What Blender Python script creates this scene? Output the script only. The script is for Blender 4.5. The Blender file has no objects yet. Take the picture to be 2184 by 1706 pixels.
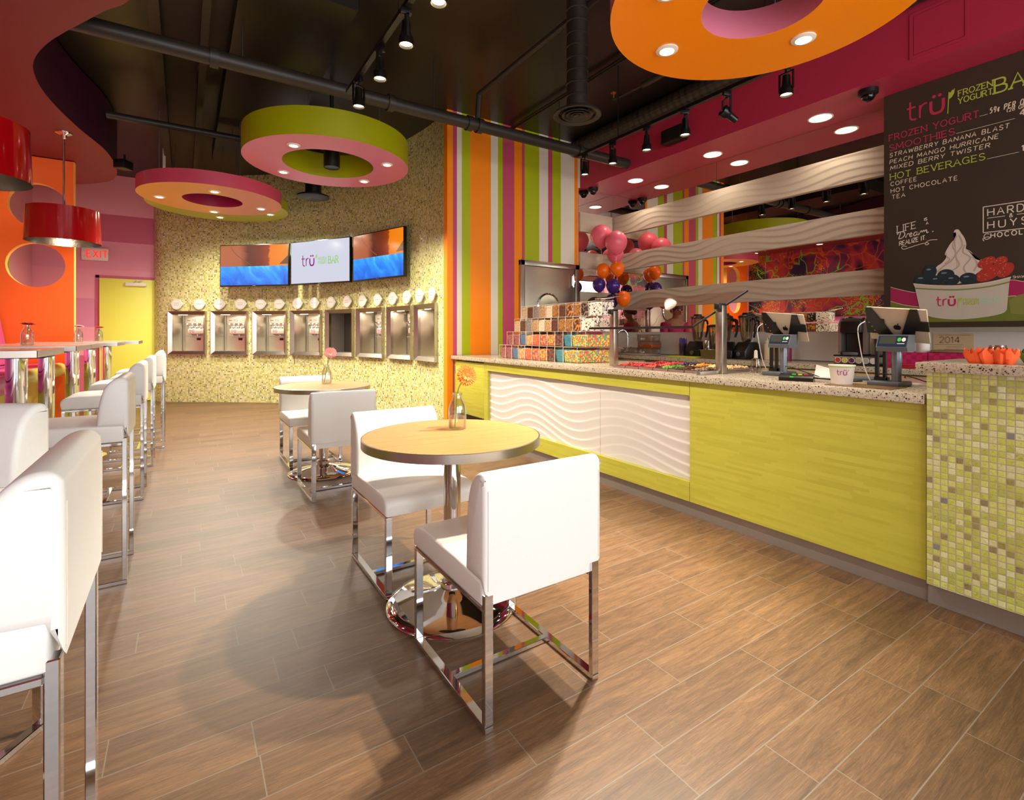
import bpy, bmesh, math, random
from mathutils import Vector, Matrix
sc = bpy.context.scene
COL = sc.collection
rnd = random.Random(7)
PI = math.pi

# ------------------------------------------------------------------ camera, world, daylight, exposure
cam_data = bpy.data.cameras.new('camera')
cam_data.sensor_width = 36.0
cam_data.sensor_fit = 'HORIZONTAL'
cam_data.lens = 17.69
cam_data.shift_y = -0.065
cam_data.clip_start = 0.05
cam = bpy.data.objects.new('camera', cam_data)
cam.location = (0, 0, 1.2)
cam.rotation_euler = (PI / 2, 0, -math.radians(33.08))
COL.objects.link(cam)
sc.camera = cam
sc.view_settings.view_transform = 'Standard'
sc.view_settings.look = 'None'
sc.view_settings.exposure = 0.32
sc.view_settings.gamma = 1.0
sc.view_settings.use_curve_mapping = False

world = bpy.data.worlds.new('daylight')
sc.world = world
world.use_nodes = True
wb = world.node_tree.nodes['Background']
wb.inputs[0].default_value = (0.86, 0.93, 1.0, 1)
wb.inputs[1].default_value = 1.6


def light(kind, loc, energy, col=(1, .9, .75), size=.1, rot=(0, 0, 0), spot=None, blend=.6, size_y=None, parent=None):
    d = bpy.data.lights.new('lamp_light', kind)
    d.energy = energy
    d.color = col
    if kind == 'AREA':
        d.size = size
        if size_y:
            d.shape = 'RECTANGLE'
            d.size_y = size_y
    else:
        d.shadow_soft_size = size
    if kind == 'SPOT':
        d.spot_size = math.radians(spot or 60)
        d.spot_blend = blend
    o = bpy.data.objects.new('lamp_light', d)
    o.location = loc
    o.rotation_euler = rot
    if parent:
        o.parent = parent
    COL.objects.link(o)
    return o


WARM = (1, .90, .73)
SOFT = (1, .9, .76)
# daylight through the three storefront windows behind the camera
for wx in (-.85, 1.75, 4.2):
    light('AREA', (wx, -2.75, 1.75), 75, (1, .99, .97), 2.1, (PI / 2, 0, 0), size_y=2.7)

# ------------------------------------------------------------------ helpers
def lin(c):
    if isinstance(c, str):
        c = [int(c[i:i + 2], 16) for i in (0, 2, 4)]
    r = []
    for v in c[:3]:
        v /= 255.
        r.append(v / 12.92 if v <= .04045 else ((v + .055) / 1.055) ** 2.4)
    return (*r, 1)


def thing(name, label, cat, loc=(0, 0, 0), rz=0, group=None):
    o = bpy.data.objects.new(name, None)
    o.empty_display_size = .1
    o.location = loc
    o.rotation_euler = (0, 0, rz)
    o['label'] = label
    o['category'] = cat
    if group:
        o['group'] = group
    COL.objects.link(o)
    return o


def obj(name, bm, mat, parent=None, smooth=35, label=None):
    if isinstance(bm, bmesh.types.BMesh):
        me = bpy.data.meshes.new(name)
        bm.normal_update()
        bm.to_mesh(me)
        bm.free()
    else:
        me = bm
    for m in (mat if isinstance(mat, (list, tuple)) else [mat]):
        me.materials.append(m)
    if smooth:
        me.shade_smooth()
        me.set_sharp_from_angle(angle=math.radians(smooth))
    o = bpy.data.objects.new(name, me)
    COL.objects.link(o)
    if parent:
        o.parent = parent
    if label:
        o['label'] = label
    return o


def tag(o, label, cat, group=None, kind=None):
    o['label'] = label
    o['category'] = cat
    if group:
        o['group'] = group
    if kind:
        o['kind'] = kind
    return o


def struct(name, bm, mat, label=None, smooth=35):
    o = obj(name, bm, mat, None, smooth)
    o['kind'] = 'structure'
    if label:
        o['label'] = label
        o['category'] = name.split('_')[0]
    return o


def dup(root, loc, rz=0, label=None, group=None):
    r = root.copy()
    COL.objects.link(r)
    r.location = loc
    r.rotation_euler = (0, 0, rz)
    if label:
        r['label'] = label
    if group:
        r['group'] = group
    for ch in list(root.children):
        c = ch.copy()
        COL.objects.link(c)
        c.parent = r
        for g in ch.children:
            d = g.copy()
            COL.objects.link(d)
            d.parent = c
    return r


def B():
    return bmesh.new()


def box(bm, lo, hi, mi=0, r=0, seg=2):
    t = bmesh.new() if r else bm
    vs = [t.verts.new((x, y, z)) for x in (lo[0], hi[0]) for y in (lo[1], hi[1]) for z in (lo[2], hi[2])]
    fs = []
    for q in ((0, 1, 3, 2), (4, 6, 7, 5), (0, 4, 5, 1), (2, 3, 7, 6), (0, 2, 6, 4), (1, 5, 7, 3)):
        f = t.faces.new([vs[i] for i in q])
        f.material_index = mi
        fs.append(f)
    if r:
        bmesh.ops.bevel(t, geom=list(t.edges), offset=r, segments=seg, profile=.5, affect='EDGES')
        merge(bm, t, mi=mi)
    return fs


def merge(bm, t, M=None, mi=None):
    mp = {}
    for v in t.verts:
        mp[v] = bm.verts.new(M @ v.co if M else v.co)
    for f in t.faces:
        try:
            g = bm.faces.new([mp[v] for v in f.verts])
            g.material_index = f.material_index if mi is None else mi
            g.smooth = f.smooth
        except ValueError:
            pass
    t.free()


def bb(lo, hi, r=0, seg=2):
    bm = B()
    box(bm, lo, hi, 0, r, seg)
    return bm


def lathe(bm, prof, n=24, c=(0, 0, 0), mi=0, M=None, closed=False):
    rings = []
    for r, z in prof:
        if r < 1e-6:
            rings.append([bm.verts.new(_t((0, 0, z), c, M))])
        else:
            rings.append([bm.verts.new(_t((r * math.cos(2 * PI * k / n), r * math.sin(2 * PI * k / n), z), c, M)) for k in range(n)])
    prs = list(zip(rings, rings[1:]))
    if closed:
        prs.append((rings[-1], rings[0]))
    for a, b in prs:
        for k in range(n):
            k2 = (k + 1) % n
            if len(a) == 1 and len(b) == 1:
                continue
            if len(a) == 1:
                f = bm.faces.new((a[0], b[k2], b[k]))
            elif len(b) == 1:
                f = bm.faces.new((a[k], a[k2], b[0]))
            else:
                f = bm.faces.new((a[k], a[k2], b[k2], b[k]))
            f.material_index = mi
    return bm


def _t(p, c, M):
    v = Vector(p)
    if M:
        v = M @ v
    return v + Vector(c)


def tube(bm, pts, r, n=8, mi=0, cap=True):
    pts = [Vector(p) for p in pts]
    rings = []
    up = Vector((0, 0, 1))
    for i, p in enumerate(pts):
        d = (pts[min(i + 1, len(pts) - 1)] - pts[max(i - 1, 0)]).normalized()
        u = d.cross(up)
        if u.length < .05:
            u = d.cross(Vector((0, 1, 0)))
        u.normalize()
        w = u.cross(d).normalized()
        rr = r[i] if isinstance(r, (list, tuple)) else r
        rings.append([bm.verts.new(p + rr * (math.cos(2 * PI * k / n) * u + math.sin(2 * PI * k / n) * w)) for k in range(n)])
    for a, b in zip(rings, rings[1:]):
        for k in range(n):
            f = bm.faces.new((a[k], a[(k + 1) % n], b[(k + 1) % n], b[k]))
            f.material_index = mi
    if cap:
        for q in (rings[0][::-1], rings[-1]):
            f = bm.faces.new(q)
            f.material_index = mi
    return bm


def prism(bm, poly, ax, lo, hi, mi=0):
    """extrude a 2-D polygon along axis ax; poly coordinates fill the two other axes in order"""
    def P(p, t):
        q = list(p)
        q.insert(ax, t)
        return bm.verts.new(q)
    a = [P(p, lo) for p in poly]
    b = [P(p, hi) for p in poly]
    n = len(poly)
    fs = [bm.faces.new(a[::-1]), bm.faces.new(b)]
    for k in range(n):
        fs.append(bm.faces.new((a[k], a[(k + 1) % n], b[(k + 1) % n], b[k])))
    for f in fs:
        f.material_index = mi
    bmesh.ops.recalc_face_normals(bm, faces=fs)
    return bm


def sphere(bm, c, r, nu=12, nv=8, sc_=(1, 1, 1), mi=0, M=None):
    pr = [(r * math.sin(PI * k / nv), -r * math.cos(PI * k / nv)) for k in range(nv + 1)]
    pr[0] = (0, -r)
    pr[-1] = (0, r)
    S = Matrix.Diagonal((*sc_, 1))
    return lathe(bm, pr, nu, c, mi, (M @ S) if M else S)


def smooth_path(pts, n=6, closed=False):
    pts = [Vector(p) for p in pts]
    out = []
    N = len(pts)
    rng = range(N if closed else N - 1)
    for i in rng:
        p0 = pts[(i - 1) % N] if (closed or i > 0) else pts[0]
        p1, p2 = pts[i], pts[(i + 1) % N]
        p3 = pts[(i + 2) % N] if (closed or i + 2 < N) else pts[-1]
        for k in range(n):
            t = k / n
            out.append(.5 * ((2 * p1) + (p2 - p0) * t + (2 * p0 - 5 * p1 + 4 * p2 - p3) * t * t + (3 * p1 - p0 - 3 * p2 + p3) * t ** 3))
    if not closed:
        out.append(pts[-1])
    return out


def uvquad(bm, p00, p10, p11, p01):
    uv = bm.loops.layers.uv.verify()
    f = bm.faces.new([bm.verts.new(p) for p in (p00, p10, p11, p01)])
    for l, t in zip(f.loops, ((0, 0), (1, 0), (1, 1), (0, 1))):
        l[uv].uv = t
    return f


# ------------------------------------------------------------------ materials
def M(name, col, rough=.5, metal=0, coat=0, emit=0, noise=0, nscale=20, bump=0, trans=0, ior=1.45, spec=.5, aniso=None):
    m = bpy.data.materials.new(name)
    m.use_nodes = True
    nt = m.node_tree
    p = nt.nodes['Principled BSDF']
    c = lin(col)
    p.inputs['Base Color'].default_value = c
    p.inputs['Roughness'].default_value = rough
    p.inputs['Metallic'].default_value = metal
    p.inputs['Coat Weight'].default_value = coat
    p.inputs['Coat Roughness'].default_value = .06
    p.inputs['Specular IOR Level'].default_value = spec
    p.inputs['IOR'].default_value = ior
    p.inputs['Transmission Weight'].default_value = trans
    if emit:
        p.inputs['Emission Color'].default_value = c
        p.inputs['Emission Strength'].default_value = emit
    if noise or bump:
        tc = nt.nodes.new('ShaderNodeTexCoord')
        nz = nt.nodes.new('ShaderNodeTexNoise')
        nz.inputs['Scale'].default_value = nscale
        nz.inputs['Detail'].default_value = 4
        if aniso:
            mp = nt.nodes.new('ShaderNodeMapping')
            mp.inputs['Scale'].default_value = aniso
            nt.links.new(tc.outputs['Object'], mp.inputs[0])
            nt.links.new(mp.outputs[0], nz.inputs['Vector'])
        else:
            nt.links.new(tc.outputs['Object'], nz.inputs['Vector'])
        if noise:
            mx = nt.nodes.new('ShaderNodeMix')
            mx.data_type = 'RGBA'
            mx.inputs[6].default_value = tuple(v * (1 - noise) for v in c[:3]) + (1,)
            mx.inputs[7].default_value = tuple(min(1, v * (1 + noise)) for v in c[:3]) + (1,)
            nt.links.new(nz.outputs['Fac'], mx.inputs[0])
            nt.links.new(mx.outputs[2], p.inputs['Base Color'])
        if bump:
            bp = nt.nodes.new('ShaderNodeBump')
            bp.inputs['Strength'].default_value = bump
            bp.inputs['Distance'].default_value = .01
            nt.links.new(nz.outputs['Fac'], bp.inputs['Height'])
            nt.links.new(bp.outputs[0], p.inputs['Normal'])
    return m


class G:
    """small node-graph builder"""
    def __init__(s, name):
        s.m = bpy.data.materials.new(name)
        s.m.use_nodes = True
        s.nt = s.m.node_tree
        s.p = s.nt.nodes['Principled BSDF']

    def n(s, t, **kw):
        o = s.nt.nodes.new('ShaderNode' + t)
        for k, v in kw.items():
            setattr(o, k, v)
        return o

    def L(s, a, b):
        s.nt.links.new(a, b)

    def put(s, sock, v):
        if isinstance(v, bpy.types.NodeSocket):
            s.L(v, sock)
        elif v is not None:
            sock.default_value = v

    def math(s, op, a, b=None, c=None):
        o = s.n('Math', operation=op)
        s.put(o.inputs[0], a)
        if b is not None:
            s.put(o.inputs[1], b)
        if c is not None:
            s.put(o.inputs[2], c)
        return o.outputs[0]

    def xyz(s, v):
        o = s.n('SeparateXYZ')
        s.L(v, o.inputs[0])
        return o.outputs

    def comb(s, x=0., y=0., z=0.):
        o = s.n('CombineXYZ')
        for i, v in enumerate((x, y, z)):
            s.put(o.inputs[i], v)
        return o.outputs[0]

    def noise(s, vec, scale, detail=3, rough=.5, dist=0):
        o = s.n('TexNoise')
        s.L(vec, o.inputs['Vector'])
        o.inputs['Scale'].default_value = scale
        o.inputs['Detail'].default_value = detail
        o.inputs['Roughness'].default_value = rough
        o.inputs['Distortion'].default_value = dist
        return o.outputs['Fac']

    def white(s, vec):
        o = s.n('TexWhiteNoise', noise_dimensions='3D')
        s.L(vec, o.inputs['Vector'])
        return o.outputs

    def ramp(s, fac, stops, interp='LINEAR'):
        o = s.n('ValToRGB')
        o.color_ramp.interpolation = interp
        e = o.color_ramp.elements
        while len(e) < len(stops):
            e.new(.5)
        for el, (pos, c) in zip(e, stops):
            el.position = pos
            el.color = lin(c)
        s.L(fac, o.inputs[0])
        return o.outputs[0]

    def mix(s, fac, a, b, blend='MIX'):
        o = s.n('Mix', data_type='RGBA', blend_type=blend)
        s.put(o.inputs[0], fac)
        s.put(o.inputs[6], lin(a) if isinstance(a, str) else a)
        s.put(o.inputs[7], lin(b) if isinstance(b, str) else b)
        return o.outputs[2]

    def done(s, col, rough=.5, bump=None, bs=.3, dist=.005, coat=0, metal=0, emit=None):
        s.put(s.p.inputs['Base Color'], col)
        s.put(s.p.inputs['Roughness'], rough)
        s.put(s.p.inputs['Metallic'], metal)
        s.p.inputs['Coat Weight'].default_value = coat
        if emit:
            s.put(s.p.inputs['Emission Color'], col)
            s.p.inputs['Emission Strength'].default_value = emit
        if bump is not None:
            b = s.n('Bump')
            b.inputs['Strength'].default_value = bs
            b.inputs['Distance'].default_value = dist
            s.L(bump, b.inputs['Height'])
            s.L(b.outputs[0], s.p.inputs['Normal'])
        return s.m


def wood_tile_floor():
    g = G('wood_look_floor_tile')
    o = g.n('TexCoord').outputs['Object']
    x, y, z = g.xyz(o)
    PW, PL = .1525, .61
    v = g.math('DIVIDE', g.math('SUBTRACT', y, .066), PW)
    row = g.math('FLOOR', v)
    off = g.math('MULTIPLY', g.math('SINE', g.math('MULTIPLY', row, 12.9898)), 3.7)
    u = g.math('ADD', g.math('DIVIDE', x, PL), off)
    col = g.math('FLOOR', u)
    fu = g.math('FRACT', u)
    fv = g.math('FRACT', v)
    eu = g.math('MULTIPLY', g.math('MINIMUM', fu, g.math('SUBTRACT', 1., fu)), PL)
    ev = g.math('MULTIPLY', g.math('MINIMUM', fv, g.math('SUBTRACT', 1., fv)), PW)
    grout = g.math('LESS_THAN', g.math('MINIMUM', eu, ev), .0017)
    wn = g.white(g.comb(col, row))
    rv = wn['Value']
    gv = g.comb(g.math('ADD', g.math('MULTIPLY', x, 1.6), g.math('MULTIPLY', rv, 37.)), g.math('ADD', g.math('MULTIPLY', y, 16.), g.math('MULTIPLY', rv, 91.)), 0.)
    n1 = g.noise(gv, 2.2, 6, .62, .8)
    gf = g.comb(g.math('ADD', g.math('MULTIPLY', x, 7.), g.math('MULTIPLY', rv, 11.)), g.math('MULTIPLY', y, 210.), 0.)
    n2 = g.noise(gf, 1.6, 3, .6)
    ring = g.math('FRACT', g.math('MULTIPLY', n1, 9.))
    t = g.math('ADD', g.math('MULTIPLY', n1, .52), g.math('ADD', g.math('MULTIPLY', ring, .10), g.math('MULTIPLY', n2, .42)))
    wood = g.ramp(t, [(.28, '3f2d1c'), (.45, '583f29'), (.6, '6f5135'), (.78, '8a6845')])
    tone = g.math('ADD', .80, g.math('MULTIPLY', rv, .36))
    hs = g.n('HueSaturation')
    g.L(wood, hs.inputs['Color'])
    g.L(tone, hs.inputs['Value'])
    hs.inputs['Saturation'].default_value = 1.0
    c = g.mix(grout, hs.outputs[0], '74685a')
    h = g.math('SUBTRACT', g.math('MULTIPLY', n2, .3), g.math('MULTIPLY', grout, 1.))
    rough = g.math('ADD', .36, g.math('MULTIPLY', n2, .16))
    return g.done(c, rough, h, .25, .002)


def mosaic(name, stops, grout_c, T=.026, rough=.16, mixn=.38, bs=.5):
    g = G(name)
    tc = g.n('TexCoord')
    x, y, z = g.xyz(tc.outputs['UV'])
    u, v = g.math('DIVIDE', x, T), g.math('DIVIDE', y, T)
    cu, cv = g.math('FLOOR', u), g.math('FLOOR', v)
    fu, fv = g.math('FRACT', u), g.math('FRACT', v)
    e = g.math('MINIMUM', g.math('MINIMUM', fu, g.math('SUBTRACT', 1., fu)), g.math('MINIMUM', fv, g.math('SUBTRACT', 1., fv)))
    gm = g.math('LESS_THAN', e, .065)
    w = g.white(g.comb(cu, cv, 3.))
    base = g.ramp(w['Value'], stops, 'CONSTANT')
    uv = g.comb(g.math('ADD', u, g.math('MULTIPLY', w['Value'], 50.)), v, 0.)
    nz = g.noise(uv, 1.7, 4, .6, 1.5)
    base2 = g.mix(g.math('MULTIPLY', nz, mixn), base, g.ramp(nz, [(.3, 'f4eed4'), (.55, 'd0cc78'), (.7, '8b7a34')]))
    c = g.mix(gm, base2, grout_c)
    dome = g.math('MINIMUM', e, .2)
    r = g.math('ADD', rough, g.math('MULTIPLY', gm, .5))
    # every tile sits at its own slight tilt
    tilt = g.math('ADD', g.math('MULTIPLY', g.math('SUBTRACT', w['Value'], .5), g.math('MULTIPLY', fu, .25)), dome)
    return g.done(c, r, tilt, bs, .006)


def bamboo():
    g = G('lime_bamboo_laminate')
    x, y, z = g.xyz(g.n('TexCoord').outputs['Object'])
    row = g.math('FLOOR', g.math('DIVIDE', z, .0165))
    off = g.math('MULTIPLY', g.math('FRACT', g.math('MULTIPLY', g.math('SINE', g.math('MULTIPLY', row, 12.9)), 437.)), 1.)
    cell = g.math('FLOOR', g.math('ADD', g.math('DIVIDE', y, .23), g.math('MULTIPLY', off, 3.)))
    w = g.white(g.comb(row, cell))['Value']
    nz = g.noise(g.comb(g.math('MULTIPLY', y, 5.), g.math('MULTIPLY', z, 130.), w), 1., 3)
    t = g.math('ADD', g.math('MULTIPLY', w, .6), g.math('MULTIPLY', nz, .45))
    c = g.ramp(t, [(.15, 'aca637'), (.5, 'b4ae3c'), (.85, 'bab444')])
    return g.done(c, .42)


def grain(name, a, b, ax, rough=.4, fine=90, coat=0):
    g = G(name)
    x, y, z = g.xyz(g.n('TexCoord').outputs['Object'])
    s = [fine] * 3
    s[ax] = 4.
    v = g.comb(*[g.math('MULTIPLY', q, k) for q, k in zip((x, y, z), s)])
    n1 = g.noise(v, 1., 4, .6, .4)
    return g.done(g.ramp(n1, [(.3, a), (.7, b)]), rough, coat=coat)


def terrazzo():
    g = G('speckled_stone')
    o = g.n('TexCoord').outputs['Object']
    vo = g.n('TexVoronoi')
    g.L(o, vo.inputs['Vector'])
    vo.inputs['Scale'].default_value = 120
    d = vo.outputs['Distance']
    cx = g.xyz(vo.outputs['Color'])
    chip = g.math('MULTIPLY', g.math('LESS_THAN', d, g.math('MULTIPLY', cx[1], .60)), g.math('GREATER_THAN', cx[0], .32))
    dark = g.ramp(cx[2], [(0, '2c2119'), (.45, '5d4a39'), (.8, '9c8a74')], 'CONSTANT')
    vo2 = g.n('TexVoronoi')
    g.L(o, vo2.inputs['Vector'])
    vo2.inputs['Scale'].default_value = 220
    c2 = g.xyz(vo2.outputs['Color'])
    base = g.ramp(c2[0], [(0, 'b4a792'), (.5, 'beb19c'), (.85, '9c8a70')], 'CONSTANT')
    return g.done(g.mix(chip, base, dark), .12)


def candy(name, cols, scale=95, rough=.35):
    g = G(name)
    o = g.n('TexCoord').outputs['Object']
    vo = g.n('TexVoronoi')
    g.L(o, vo.inputs['Vector'])
    vo.inputs['Scale'].default_value = scale
    cx = g.xyz(vo.outputs['Color'])
    n = len(cols)
    c = g.ramp(cx[0], [(i / n, q) for i, q in enumerate(cols)], 'CONSTANT')
    h = g.math('SUBTRACT', 1., vo.outputs['Distance'])
    return g.done(c, rough, h, .8, .006)


def clear(name, tint='ffffff', refl=.12, rough=.02):
    """thin clear sheet: transparent with a Fresnel gloss"""
    m = bpy.data.materials.new(name)
    m.use_nodes = True
    nt = m.node_tree
    nt.nodes.clear()
    out = nt.nodes.new('ShaderNodeOutputMaterial')
    tr = nt.nodes.new('ShaderNodeBsdfTransparent')
    tr.inputs[0].default_value = lin(tint)
    gl = nt.nodes.new('ShaderNodeBsdfGlossy')
    gl.inputs['Roughness'].default_value = rough
    lw = nt.nodes.new('ShaderNodeLayerWeight')
    lw.inputs[0].default_value = .25
    mr = nt.nodes.new('ShaderNodeMath')
    mr.operation = 'MULTIPLY_ADD'
    mr.inputs[1].default_value = refl * 2.2
    mr.inputs[2].default_value = refl * .5
    nt.links.new(lw.outputs['Fresnel'], mr.inputs[0])
    mx = nt.nodes.new('ShaderNodeMixShader')
    nt.links.new(mr.outputs[0], mx.inputs[0])
    nt.links.new(tr.outputs[0], mx.inputs[1])
    nt.links.new(gl.outputs[0], mx.inputs[2])
    nt.links.new(mx.outputs[0], out.inputs[0])
    return m


def mural_mat():
    g = G('graffiti_mural_paint')
    o = g.n('TexCoord').outputs['Object']
    x, y, z = g.xyz(o)
    v = g.comb(0., y, z)
    n = g.noise(v, .75, 3, .5, 1.2)
    base = g.ramp(n, [(.34, '1c0e3a'), (.46, '2c1046'), (.52, '8c1636'), (.58, 'b4341a'), (.64, '98164a'), (.72, '180f0c')])
    w = g.n('TexVoronoi', feature='DISTANCE_TO_EDGE')
    nn = g.n('TexNoise')
    g.L(v, nn.inputs['Vector'])
    nn.inputs['Scale'].default_value = 1.7
    add = g.n('VectorMath', operation='ADD')
    g.L(v, add.inputs[0])
    g.L(nn.outputs['Color'], add.inputs[1])
    g.L(add.outputs[0], w.inputs['Vector'])
    w.inputs['Scale'].default_value = 2.6
    ln = g.math('LESS_THAN', w.outputs['Distance'], .035)
    lc = g.ramp(g.noise(v, .9, 1), [(.46, 'b84a1c'), (.54, '6ca41c')], 'CONSTANT')
    c = g.mix(ln, base, lc)
    sp = g.n('TexVoronoi')
    g.L(v, sp.inputs['Vector'])
    sp.inputs['Scale'].default_value = 42
    spm = g.math('MULTIPLY', g.math('LESS_THAN', sp.outputs['Distance'], .28), g.math('GREATER_THAN', g.noise(v, 1.1, 2, .5, .6), .56))
    return g.done(g.mix(spm, c, 'a4dd2a'), .5)


def tv_photo():
    g = G('screen_photo')
    x, y, z = g.xyz(g.n('TexCoord').outputs['UV'])
    n = g.noise(g.comb(x, y, 0.), 3.5, 5, .6, 1.6)
    n2 = g.noise(g.comb(g.math('MULTIPLY', x, 2.), g.math('ADD', y, x), 0.), 2.2, 3, .5, 1.2)
    blue = g.ramp(g.math('ADD', g.math('MULTIPLY', n2, .8), g.math('MULTIPLY', y, .5)), [(.25, '0a4fc0'), (.45, '1474e0'), (.62, '2b9cf0'), (.74, '62c2f2')])
    skin = g.ramp(g.math('ADD', x, g.math('MULTIPLY', g.math('SUBTRACT', n, .5), .12)), [(.0, 'a8603e'), (.3, 'a05432'), (.42, '50180a'), (.6, '6a230c'), (.71, '8c3208'), (.735, 'd8720c'), (1, 'e07c10')])
    c = g.mix(g.math('GREATER_THAN', y, .47), blue, skin)
    g.done((0.01, .01, .01, 1), .15)
    g.L(c, g.p.inputs['Emission Color'])
    g.p.inputs['Emission Strength'].default_value = 1.0
    return g.m


def screen_flat(name, col, e):
    m = M(name, (3, 3, 3), .15)
    p = m.node_tree.nodes['Principled BSDF']
    p.inputs['Emission Color'].default_value = lin(col)
    p.inputs['Emission Strength'].default_value = e
    return m


MT = {}
def setup_mats():
    D = MT
    D['floor'] = wood_tile_floor()
    D['mosaic'] = mosaic('glass_mosaic_wall', [(0, 'cdc98c'), (.15, 'bcbc70'), (.28, 'a8b048'), (.42, 'dcdab0'), (.55, '98a23c'), (.66, 'c4bd88'), (.76, 'ccca80'), (.86, '84803a'), (.93, '50441f'), (.975, '8a98a4')], 'c4bc98')
    D['mosaic_near'] = mosaic('glass_mosaic_counter', [(0, 'a8a838'), (.14, 'c4cc58'), (.26, 'b4bc30'), (.38, 'cac690'), (.50, '98a020'), (.60, 'd4d6a4'), (.70, 'a8b030'), (.80, 'c4c45a'), (.88, '6f6018'), (.95, '5c3c2c'), (.985, '2b3b66')], 'a89c80', mixn=.6)
    D['bamboo'] = bamboo()
    D['oak'] = grain('oak_laminate', 'b07a46', 'c8955e', 0, .38, 120)
    D['oak_v'] = grain('light_oak_cabinet', 'a88a5c', 'c2a676', 2, .45, 130)
    D['stone'] = terrazzo()
    D['steel'] = M('brushed_steel', 'b9b2a6', .28, 1, noise=.12, nscale=60, aniso=(1, 1, 12))
    D['steel_h'] = M('brushed_steel_sheet', 'c4bcaa', .36, 1, noise=.1, nscale=40, aniso=(.3, .3, 6), bump=.03)
    D['kick'] = M('steel_kick_plate', 'a39a92', .5, .7)
    D['chrome'] = M('chrome', 'e2e2e4', .05, 1)
    D['satin'] = M('satin_aluminium_edge', 'b3aca4', .3, 1)
    D['mirror'] = M('mirror_glass', 'e6ded4', .0, 1)
    D['leather'] = M('white_leather', 'e4e4e0', .42, noise=.03, nscale=180, bump=.04)
    D['white'] = M('white_paint', 'd8cfc0', .5)
    D['relief'] = M('white_wave_panel', 'cfc9c1', .38)
    D['ceiling'] = M('black_ceiling_paint', '1b150e', .36, noise=.1, nscale=3)
    D['duct'] = M('black_duct_paint', '2c261f', .42)
    D['pipe'] = M('dark_pipe_paint', '2e2822', .45)
    D['black'] = M('black_metal', '14110f', .4)
    D['blackp'] = M('black_plastic', '15120f', .3)
    D['orange'] = M('orange_paint', 'f98a04', .45)
    D['pink'] = M('berry_pink_paint', 'c24a66', .45)
    D['green'] = M('lime_paint', 'aab406', .45)
    D['stripewhite'] = M('cream_paint', 'e2d8c4', .45)
    D['burgundy'] = M('raspberry_paint', 'b02c48', .42)
    D['burg_l'] = M('maroon_soffit_paint', '7c2428', .5)
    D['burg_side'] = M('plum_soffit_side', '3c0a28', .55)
    D['relief_band'] = M('beige_wave_panel', 'bfae98', .42)
    D['partition'] = M('bright_orange_paint', 'f86804', .5)
    D['part_edge'] = M('pale_orange_edge', 'f2b050', .5)
    for i, c in enumerate(('cc587a', 'eca2b2', 'c8607e', 'e89cae', 'd88aa8', 'e496aa', 'ce6680')):
        D['band%d' % i] = M('pink_band_paint_%d' % i, c, .5)
    D['doorgreen'] = M('green_door_paint', 'e6e85c', .45)
    D['ring_o'] = M('ring_orange', 'ff9200', .3)
    D['ring_p'] = M('ring_rose', 'd0748a', .35)
    D['ring_b'] = M('ring_berry', 'c24660', .35)
    D['ring_d'] = M('ring_deep_berry', '9a1c48', .4)
    D['ring_g'] = M('ring_lime', 'a0a204', .4)
    D['ring_y'] = M('ring_amber', 'd08a3a', .4)
    D['trimw'] = M('white_lamp_trim', 'e8e0d8', .4)
    D['glow'] = M('lamp_glow', (255, 226, 178), .4, emit=9)
    D['glow2'] = M('downlight_glow', (255, 236, 200), .4, emit=6)
    D['shade'] = M('red_lacquer', 'a0040e', .12, coat=.6)
    D['silver'] = M('silver_lining', 'c8c0b4', .22, 1, bump=.15, nscale=30)
    D['booth'] = M('orchid_vinyl', 'd05c9c', .3, noise=.04)
    D['booth_l'] = M('lime_vinyl', 'c2b84c', .3, noise=.04)
    D['tabletop'] = M('grey_laminate_top', 'c0a594', .16)
    D['glass'] = clear('bottle_glass', 'fbfdfb', .2)
    D['water'] = clear('water', 'fafcfa', .06)
    D['acrylic'] = clear('clear_acrylic', 'fdfcfa', .07)
    D['acredge'] = M('acrylic_edge', 'e0d2c4', .3)
    D['pane'] = clear('tinted_glass', 'faf3f1', .04)
    D['clearbowl'] = clear('clear_plastic', 'e6ddd2', .2)
    D['petal_o'] = M('orange_petals', 'f07200', .5, noise=.15, nscale=60)
    D['petal_p'] = M('pink_petals', 'f2a4a0', .5, noise=.12, nscale=60)
    D['petal_r'] = M('red_orange_petals', 'c83c14', .5, noise=.2, nscale=60)
    D['flower_c'] = M('flower_centre', 'd8641c', .7, bump=.4, nscale=300)
    D['flower_cy'] = M('yellow_flower_centre', 'd8b43c', .7, bump=.4, nscale=300)
    D['stem'] = M('green_stem', '8a9c3c', .5)
    D['cream'] = M('cream_plastic', 'd9c6a0', .4)
    D['paper'] = M('white_paper', 'e4dcd2', .6)
    D['grey'] = M('grey_plastic', '54585c', .35)
    D['greyl'] = M('grey_steel_post', '737c84', .3, .6)
    D['display'] = M('dark_display', '1d2a40', .6, spec=.1)
    D['lcd'] = M('lcd_glass', '3c4038', .6, spec=.1)
    D['btn_g'] = M('green_button', '3cb43c', .4)
    D['silverback'] = M('tablet_silver', 'b5a590', .4, .3)
    D['mural'] = mural_mat()
    D['screen'] = tv_photo()
    D['screenw'] = screen_flat('white_screen', (205, 208, 224), .85)
    D['exitred'] = M('exit_red', (240, 40, 30), .4, emit=1.1)
    D['board'] = M('chalkboard_black', '372a1d', .6, noise=.18, nscale=3)
    D['c_pink'] = M('chalk_berry', 'b5264a', .8)
    D['c_green'] = M('chalk_lime', 'a8b440', .8)
    D['c_cream'] = M('chalk_cream', 'd8c4a8', .8)
    D['c_white'] = M('chalk_white', 'd6c6b6', .8)
    D['c_mint'] = M('chalk_mint', '9ccaa8', .8)
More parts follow.
